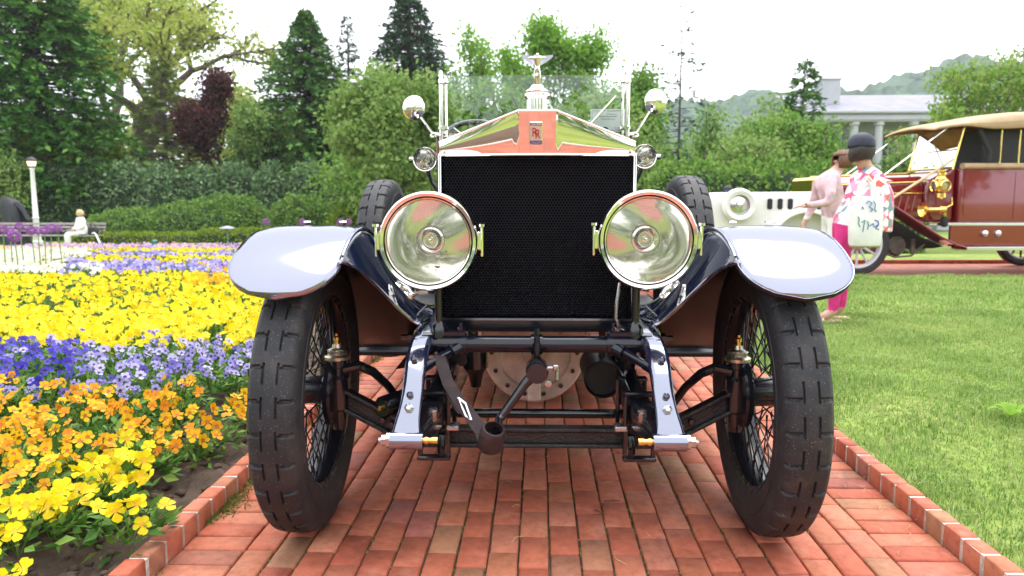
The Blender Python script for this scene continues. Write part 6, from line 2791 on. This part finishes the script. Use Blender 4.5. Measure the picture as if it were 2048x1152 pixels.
KINDS = {
    'yellow': (P_yellow, M_eye, 8, .062),
    'orange': (P_orange, M_eye_brown, 7, .048),
    'violet': (P_violet, M_eye_dark, 6, .048),
    'blue': (P_blue, M_eye_dark, 5, .052),
}
BLOOM = {k: [bloom_mesh('bloom', [v[0][0], v[1]], 10 * i + j) for j in range(3)] for i, (k, v) in enumerate(KINDS.items())}
TUFT = [leaf_tuft('foliage', 70 + j) for j in range(6)]


def proj(x, y, z):
    v = np.array([x, y, z]) - _C
    c, s = math.cos(-_W), math.sin(-_W)
    v = np.array([c * v[0] - s * v[1], s * v[0] + c * v[1], v[2]])
    zz = v[1] * math.cos(_P) - v[2] * math.sin(_P)
    up = v[1] * math.sin(_P) + v[2] * math.cos(_P)
    return 1024 + _F * v[0] / zz, 576 - _F * up / zz


rgf = random.Random(42)


def kind_at(px, py):
    """which planting band a spot of the bed belongs to"""
    j = rgf.uniform(-24, 24)
    if py > 1030 + j or (py > 985 + j and px < 150):
        return 'yellow' if px < 330 else None
    if ((px - 250) / 120) ** 2 + ((py - 955) / 62) ** 2 < 1:
        return 'yellow'
    if py > 770 + j:
        if py > 985:
            return None
        return 'orange'
    if py > 684 + j * .6:
        if px > 330 and py > 765:
            return 'orange'
        return 'blue' if (px < 170 and rgf.random() < .8) else 'violet'
    if py > 540:
        return 'yellow'
    return None


def bloom_dir(g):
    """blooms nod towards the light and the path"""
    d = Vector((g.gauss(.45, .5), g.gauss(-.75, .45), g.gauss(.75, .35)))
    return d.normalized()


plants = []
sp = .155
y = -1.15
row = 0
while y < 3.9:
    x = PX0 - (.14 if y < .12 else .17) - (sp * .5 if row % 2 else 0)
    while x > -.78 * (y + 2.35) - .35:
        xx, yy = x + rgf.uniform(-.04, .04), y + rgf.uniform(-.04, .04)
        zz = float(soil_z(xx, yy))
        px, py = proj(xx, yy, zz + .12)
        ok = -120 < px < 540 and py < 1250
        edge = (PX0 - .06) - xx
        if ok and (edge > .42 or y < .12 or rgf.random() < .55) and rgf.random() < (.93 if math.sin(xx * 4.3 + 2 * math.sin(yy * 2.2)) * math.sin(yy * 5.1 + xx) > -.5 else .5):
            kd = kind_at(px, py)
            if kd:
                plants.append((xx, yy, zz, kd, px, py, row))
        x -= sp
    y += sp * .9
    row += 1
plants.sort(key=lambda p_: p_[1])
plants = plants[:300] if len(plants) > 300 else plants
NEARLAB = {
    ('yellow', 0): ('large yellow pansy plant in the front clump beside the brick kerb', 'yellow pansies by the kerb'),
    ('yellow', 1): ('yellow pansy plant in the broad yellow band behind the violet pansies', 'yellow pansies of the broad band'),
    ('orange', 0): ('orange pansy plant in the orange band, in front of the violets', 'orange pansies'),
    ('orange', 1): ('orange pansy plant in the orange band, in front of the violets', 'orange pansies'),
    ('violet', 0): ('pale violet pansy plant between the orange and yellow bands', 'violet pansies'),
    ('violet', 1): ('pale violet pansy plant between the orange and yellow bands', 'violet pansies'),
    ('blue', 0): ('deep blue violet pansy plant at the left of the violet band', 'deep blue pansies'),
    ('blue', 1): ('deep blue violet pansy plant at the left of the violet band', 'deep blue pansies'),
}


def bloom_cloud(kd, n, r, h, size, seed, low=True):
    """many blooms joined, for plants whose blooms are too small to pick apart"""
    rg = random.Random(seed)
    src = BLOOM[kd][seed % 3]
    sv_ = np.array([v.co[:] for v in src.vertices])
    sf = [tuple(p_.vertices) for p_ in src.polygons]
    sm_ = [p_.material_index for p_ in src.polygons]
    b_ = MB()
    for i in range(n):
        a_ = rg.uniform(0, 6.283)
        rr = r * math.sqrt(rg.uniform(0, 1))
        z = h * rg.uniform(.72, 1.12) * (1 - .22 * (rr / r) ** 2)
        M = T(rr * math.cos(a_), rr * math.sin(a_), z) @ bloom_dir(rg).to_track_quat('Z', 'Y').to_matrix().to_4x4() @ Matrix.Rotation(rg.uniform(-.4, .4), 4, 'Z') @ Matrix.Scale(size * rg.uniform(.75, 1.2), 4)
        q = sv_ @ np.array(M.to_3x3()).T + np.array(M.translation)
        o = len(b_.v)
        b_.v.extend(map(tuple, q))
        b_.f.extend(tuple(x + o for x in f) for f in sf)
        b_.m.extend(sm_)
    return b_


CLOUD = {k: [bloom_cloud(k, int(v[2] * 1.05), .10, .16, v[3], 5 + j).mesh('blooms', [v[0][1], v[1]], None) for j in range(5)] for k, v in KINDS.items()}
nb_ind = 0
ORD = ['first', 'second', 'third', 'fourth', 'fifth', 'sixth', 'seventh', 'eighth', 'ninth', 'tenth', 'eleventh', 'twelfth']
rows_of = {}
for p_ in plants:
    rows_of.setdefault(p_[3], {}).setdefault(p_[6], []).append(p_[0])
for i, (x, y, z, kd, px, py, row) in enumerate(plants):
    zone = 0 if py > 880 else 1
    lab, grp = NEARLAB[(kd, zone)]
    rk = sorted(rows_of[kd]).index(row)
    ck = sorted(rows_of[kd][row], reverse=True).index(x)
    if rk < 6 and ck < 12 and (kd != 'yellow' or zone == 0):
        cn = {'yellow': 'large yellow pansy plant', 'orange': 'orange pansy plant', 'violet': 'pale violet pansy plant', 'blue': 'deep blue pansy plant'}[kd]
        bn = {'yellow': 'yellow clump', 'orange': 'orange band', 'violet': 'violet band', 'blue': 'blue patch'}[kd]
        lab = '%s, %s from the kerb in the %s row of the %s' % (cn, ORD[ck], ORD[rk], bn)
    t = tag(empty('pansy_plant', (x, y, z), rgf.uniform(-.5, .5)), lab, 'pansy', grp)
    s_ = rgf.uniform(.85, 1.15)
    fo = link('foliage', TUFT[i % 6], t)
    fo.rotation_euler = (0, 0, rgf.uniform(0, 6.28))
    fo.scale = (s_, s_, s_)
    if y < 1.35 and nb_ind < 700:
        big = 1.0
        for q in range(KINDS[kd][2] if kd != 'yellow' else 7):
            a_ = rgf.uniform(0, 6.283)
            rr = .10 * math.sqrt(rgf.uniform(0, 1))
            hz_ = .16 * rgf.uniform(.7, 1.12) * (1 - .25 * (rr / .1) ** 2)
            o = link('bloom', BLOOM[kd][q % 3], t, (rr * math.cos(a_), rr * math.sin(a_), hz_))
            o.rotation_mode = 'QUATERNION'
            o.rotation_quaternion = bloom_dir(rgf).to_track_quat('Z', 'Y')
            o.scale = (KINDS[kd][3] * big * rgf.uniform(.75, 1.2),) * 3
            nb_ind += 1
    else:
        bl2 = tag(link('blooms', CLOUD[kd][i % 5], t), kind='stuff')
        bl2.scale = (s_, s_, 1)

# ---- the rest of the bed: bands too far off to pick plants apart
def far_band(name, label, kd_mats, eye, spots, size, seed, h=.15, per=8, r=.11, leafn=22):
    g = np.random.default_rng(seed)
    rg = random.Random(seed)
    spots = np.array(spots)
    n = len(spots) * per
    idx = np.repeat(np.arange(len(spots)), per)
    base = spots[idx] + np.concatenate([g.normal(0, r * .65, (n, 2)), (h * g.uniform(.7, 1.15, n))[:, None]], 1)
    # each bloom a shallow five-cornered cup: centre + 5 corners + notches
    d = np.stack([g.normal(.35, .5, n), g.normal(-.75, .45, n), g.normal(.8, .35, n)], -1)
    d /= np.linalg.norm(d, axis=1, keepdims=True)
    u = np.cross(d, np.array([0, 0, 1.0]))
    u /= np.linalg.norm(u, axis=1, keepdims=True) + 1e-9
    v = np.cross(d, u)
    sz = size * g.uniform(.7, 1.25, n) * .5
    V = np.zeros((n, 11, 3))
    V[:, 0] = base - d * sz[:, None] * .12
    for k in range(10):
        a_ = 2 * math.pi * k / 10
        rad = 1.0 if k % 2 == 0 else .72
        V[:, k + 1] = base + (u * math.cos(a_) + v * math.sin(a_)) * (sz * rad * g.uniform(.85, 1.12, n))[:, None] + d * (sz * g.uniform(-.1, .25, n))[:, None]
    F = np.concatenate([np.stack([np.arange(n) * 11, np.arange(n) * 11 + 1 + k, np.arange(n) * 11 + 1 + (k + 1) % 10], -1) for k in range(10)])
    root = empty(name)
    tag(root, label, 'flower bed', kind='stuff')
    tag(link('blooms', mesh_np('blooms', V.reshape(-1, 3), F, kd_mats[1]), root), kind='stuff')
    m_ = len(spots) * leafn
    idx = np.repeat(np.arange(len(spots)), leafn)
    P = spots[idx] + np.concatenate([g.normal(0, r * .7, (m_, 2)), (h * g.uniform(.05, .8, m_))[:, None]], 1)
    D = rand_dirs(g, m_)
    D[:, 2] += .4
    N = g.normal(0, .4, (m_, 3))
    N[:, 2] += 1
    Ln = .055 * g.uniform(.7, 1.4, m_)
    V, F = kites(P, D, N, Ln, Ln * .5)
    tag(link('foliage', mesh_np('foliage', V, F, L_pansy), root), kind='stuff')
    return root


far = {}
far_gate = plants[-1][1] if len(plants) >= 300 else 3.9
y = -1.1
g_ = np.random.default_rng(77)
while y < 21.3:
    step = .17 + .006 * max(0, y)
    x = PX0 - .35 - g_.uniform(0, .1)
    near_zone = y < min(3.9, far_gate)
    if near_zone:
        x = -.78 * (y + 2.35) - .36
    while x > -1.25 * (y + 2.35) - .6 and x > -15.8:
        xx, yy = x + g_.uniform(-.06, .06), y + g_.uniform(-.05, .05)
        zz = float(soil_z(xx, yy))
        px, py = proj(xx, yy, zz + .12)
        j = g_.uniform(-3, 3) + 3.5 * math.sin(px * .045 + y) + 2 * math.sin(px * .11)
        if near_zone:
            kd = 'yellow' if py > 985 + j else ('orange' if py > 770 + j else ('violet' if py > 684 + j else 'yellow'))
        elif py > 760:
            kd = None
        elif py > 680 + 2 * j:
            kd = 'violet'
        elif py > 545 + j:
            kd = 'yellow'
            if px > 380 and py < 575 and g_.uniform() < .6:
                kd = 'orange'
            if px < 200 and py < 552:
                kd = 'white'
        elif py > 524 + j:
            kd = 'violet' if px > 125 else 'white'
            if px > 380 and g_.uniform() < .25:
                kd = 'yellow'
        elif py > 514 + j * .5:
            kd = 'yellow' if px > 170 else 'white'
        elif py > 505 + j * .5:
            kd = 'violet' if px > 170 else 'white'
        elif py > 498 + j * .3:
            kd = 'yellow'
        else:
            kd = 'pink' if g_.uniform() < .6 else 'violet'
        patch = math.sin(xx * 2.9 + 1.7 * math.sin(yy * 1.3)) * math.sin(yy * 3.3 + math.sin(xx * 2.1))
        if kd and g_.uniform() < (.93 if patch > -.40 else .22):
            far.setdefault(kd, []).append((xx, yy, zz))
        x -= step
    y += step
far_band('yellow_bed', 'broad bright yellow band of pansies filling the middle of the bed', P_yellow, M_eye, far['yellow'], .070, 1, per=5, leafn=40)
if 'orange' in far:
    far_band('orange_bed', 'orange patch of pansies near the left wing', P_orange, M_eye, far['orange'], .07, 2)
far_band('violet_bed', 'thin violet bands of pansies crossing the far bed', P_violet, M_eye, far['violet'], .070, 3, per=6)
far_band('white_bed', 'cream and white flowers around the purple alliums', P_white, M_eye, far['white'], .075, 4, h=.22, per=6, leafn=26)
far_band('pink_bed', 'pink and lilac flowers at the far edge of the bed', P_pinkmix, M_eye, far['pink'], .08, 5)

# ---- alliums
M_allium = leaf_mat('allium_floret', [(.28, .08, .34), (.40, .15, .46), (.52, .24, .56)], .25)
M_stalk = pm('allium_stalk', (.16, .28, .07), .6)


def allium_head(seed, r):
    g = np.random.default_rng(seed)
    n = 520
    d = rand_dirs(g, n)
    P = d * r * g.uniform(.62, .88, n)[:, None]
    V, F = kites(P, d + rand_dirs(g, n) * .55, rand_dirs(g, n), np.full(n, r * .34), np.full(n, r * .17))
    return mesh_np('flower_head', V, F, M_allium)


AH = [allium_head(i, .075) for i in range(3)]
spots = [(6, 459, 1.0, 'cut by the left edge'), (20, 461, .8, 'behind the first, near the left edge'), (39, 453, .95, 'highest of the left group'), (29, 473, 1.25, 'lowest and largest'), (62, 461, 1.05, 'fifth from the left'), (76, 462, .8, 'half hidden in the middle'),
         (89, 461, .95, 'seventh from the left'), (102, 456, 1.05, 'tallest near the seated woman'), (115, 457, .85, 'nearest the seated woman')]
for i, (px, py, s_, lab) in enumerate(spots):
    Y = 8.6 + .25 * ((i * 7) % 5) - .3 * (s_ > 1.2)
    p_ = at(px, py, Y)
    zg = gzf(p_.x, Y)
    t = tag(empty('allium', (p_.x, Y, zg)), 'purple globe allium on a tall stalk, ' + lab, 'allium', 'purple alliums by the bench')
    m = MB()
    h = p_.z - zg
    bend = rgf.uniform(-.05, .05)
    m.tube([(bend, 0, 0), (bend * .6, 0, h * .5), (0, 0, h)], [.012, .010, .008], 6)
    m.build('stalk', M_stalk, t)
    o = link('flower_head', AH[i % 3], t, (0, 0, h))
    o.scale = (s_, s_, s_ * .9)
    g2 = np.random.default_rng(i)
    k = 6
    az = g2.uniform(0, 6.28, k)
    V, F = kites(np.zeros((k, 3)) + [bend, 0, 0], np.stack([np.cos(az) * .6, np.sin(az) * .6, np.ones(k)], -1), rand_dirs(g2, k), np.full(k, .32), np.full(k, .045))
    link('leaf', mesh_np('leaf', V, F, L_pansy), t)
for i, (px, lab) in enumerate(((532, 'leftmost above the left wing'), (605, 'second above the left wing, by itself'), (681, 'third above the left wing'), (697, 'nearest the spare wheel'))):
    Y = 16.5
    p_ = at(px, 444, Y)
    zg = gzf(p_.x, Y)
    t = tag(empty('allium', (p_.x, Y, zg)), 'pink purple allium head, ' + lab, 'allium', 'purple alliums behind the wing')
    m = MB()
    h = p_.z - zg
    m.tube([(0, 0, 0), (0, 0, h)], [.012, .009], 6)
    m.build('stalk', M_stalk, t)
    o = link('flower_head', AH[i % 3], t, (0, 0, h))
    o.scale = (1.15,) * 3

# ---- stones, moss, twigs
M_stone = pm('garden_stone', (.34, .26, .20), .85, var=.25, vscale=20, bump=.4, bscale=40)


def stone(seed, s_):
    rg = random.Random(seed)
    b_ = MB()
    rows = []
    for i in range(7):
        ph = R(-90 + 30 * i)
        rows.append([(s_ * math.cos(ph) * math.cos(a_) * rg.uniform(.85, 1.1), s_ * .8 * math.cos(ph) * math.sin(a_) * rg.uniform(.85, 1.1), s_ * .62 * math.sin(ph)) for a_ in np.linspace(0, 2 * math.pi, 11)[:-1]])
    b_.grid(rows, close_v=True)
    return b_


for (px, py, Y, s_, lab) in ((325, 988, .36, .035, 'small tan stone lying on the bare soil by the yellow pansies'),):
    p_ = at(px, py, Y)
    tag(stone(1, s_).build('stone', M_stone, loc=(p_.x, Y, float(soil_z(p_.x, Y)) + .012)), lab, 'stone')
# clods of soil along the kerb
g_ = np.random.default_rng(12)
mb = MB()
for i in range(420):
    y = g_.uniform(-.75, 3.2)
    x = PX0 - .07 - abs(g_.normal(.17, .12))
    s_ = g_.uniform(.006, .02)
    c = (x, y, float(soil_z(x, y)) + s_ * .3)
    st = stone(i, s_)
    mb.add(st.v, st.f, M=T(*c) @ Matrix.Rotation(g_.uniform(0, 6), 4, 'Z'))
tag(mb.build('soil_clods', M_soil), 'dark crumbled soil clods along the left kerb', 'soil', kind='stuff')
# moss and weeds in the joint at the foot of the left kerb
g = np.random.default_rng(21)
n = 9000
y = g.uniform(-.7, 3.5, n)
clump = np.clip(np.sin(y * 5.1) + np.sin(y * 13.3 + 1) * .6 + .5, 0, 2)
x = PX0 + np.abs(g.normal(0, .018, n)) * (.4 + clump)
k = g.uniform(0, 1.6, n) < clump
x, y = x[k], y[k]
n = len(x)
P = np.stack([x, y, g.uniform(-.006, .004, n)], -1)
D = rand_dirs(g, n)
D[:, 2] = np.abs(D[:, 2]) + .3
Ln = g.uniform(.006, .022, n)
V, F = kites(P, D, rand_dirs(g, n), Ln, Ln * .4)
L_moss = leaf_mat('moss', [(.10, .13, .02), (.20, .23, .05), (.30, .28, .12), (.13, .19, .03)], .2)
tag(link('kerb_moss', mesh_np('kerb_moss', V, F, L_moss)), 'moss and small weeds along the foot of the left kerb', 'moss', kind='stuff')
# moss specks in the paving joints
n = 9000
c = g.integers(0, 22, n)
x = fx0 + c * cw + g.normal(0, .0022, n)
y = g.uniform(-.7, 2.5, n)
k = (np.sin(y * 7 + c * 2.1) + np.sin(y * 17 + c)) > .2
x, y = x[k], y[k]
n = len(x)
P = np.stack([x, y, np.full(n, -.008)], -1)
D = rand_dirs(g, n)
D[:, 2] = np.abs(D[:, 2]) + .4
Ln = g.uniform(.004, .011, n)
V, F = kites(P, D, rand_dirs(g, n), Ln, Ln * .5)
tag(link('joint_moss', mesh_np('joint_moss', V, F, L_moss)), 'specks of moss and grit in the paving joints', 'moss', kind='stuff')
# dry grass clippings and twigs on the bricks
M_straw = pm('dry_clipping', (.50, .38, .20), .8)
b_ = MB()
for i in range(60):
    side = g.uniform() < .65
    x = PX1 - abs(g.normal(.08, .09)) if side else g.uniform(-.8, 1.1)
    y = g.uniform(-.5, 1.2)
    a_ = g.uniform(0, 6.28)
    L_ = g.uniform(.015, .06)
    b_.tube([(x, y, .006), (x + math.cos(a_) * L_ * .5, y + math.sin(a_) * L_ * .5, .010), (x + math.cos(a_ + .4) * L_, y + math.sin(a_ + .4) * L_, .005)], .0009, 4)
tag(b_.build('clippings', M_straw), 'dry grass clippings scattered on the bricks near the right kerb', 'clippings', kind='stuff')
M_twig = pm('twig_bark', (.13, .06, .04), .8)
for (px, py, a_, L_, lab) in ((1208, 1002, .05, .055, 'short brown twig lying across the bricks below the radiator'), (1190, 1020, -.9, .045, 'slanting brown twig on the bricks beside the other twig')):
    d = ray(px, py)
    q = _C + d * ((.006 - _C[2]) / d[2])
    b_ = MB()
    b_.tube([(0, 0, 0), (math.cos(a_) * L_ * .5, math.sin(a_) * L_ * .5, .002), (math.cos(a_) * L_, math.sin(a_) * L_, 0)], [.003, .0026, .0018], 6)
    tag(b_.build('twig', M_twig, loc=tuple(q)), lab, 'twig')
# broad-leaved weed in the lawn
w_ = ray(2020, 842)
q = _C + w_ * ((.05 - _C[2]) / w_[2])
g2 = np.random.default_rng(5)
t = tag(empty('lawn_weed', (q[0], q[1], float(lawn_z(q[0], q[1])))), 'broad leaved green weed growing in the lawn at the right edge', 'weed')
for i in range(7):
    a_ = 2 * math.pi * i / 7 + g2.uniform(-.3, .3)
    b_ = MB()
    L_ = g2.uniform(.07, .12)
    rows = []
    for s_ in np.linspace(0, 1, 6):
        w2 = .018 * math.sin(math.pi * (s_ * .85 + .08))
        c = Vector((math.cos(a_) * L_ * s_, math.sin(a_) * L_ * s_, .03 + .05 * math.sin(s_ * 2.2)))
        sd = Vector((-math.sin(a_), math.cos(a_), 0))
        rows.append([tuple(c - sd * w2 + Vector((0, 0, .004))), tuple(c), tuple(c + sd * w2 + Vector((0, 0, .004)))])
    b_.grid(rows)
    b_.build('leaf', L_spring, t)
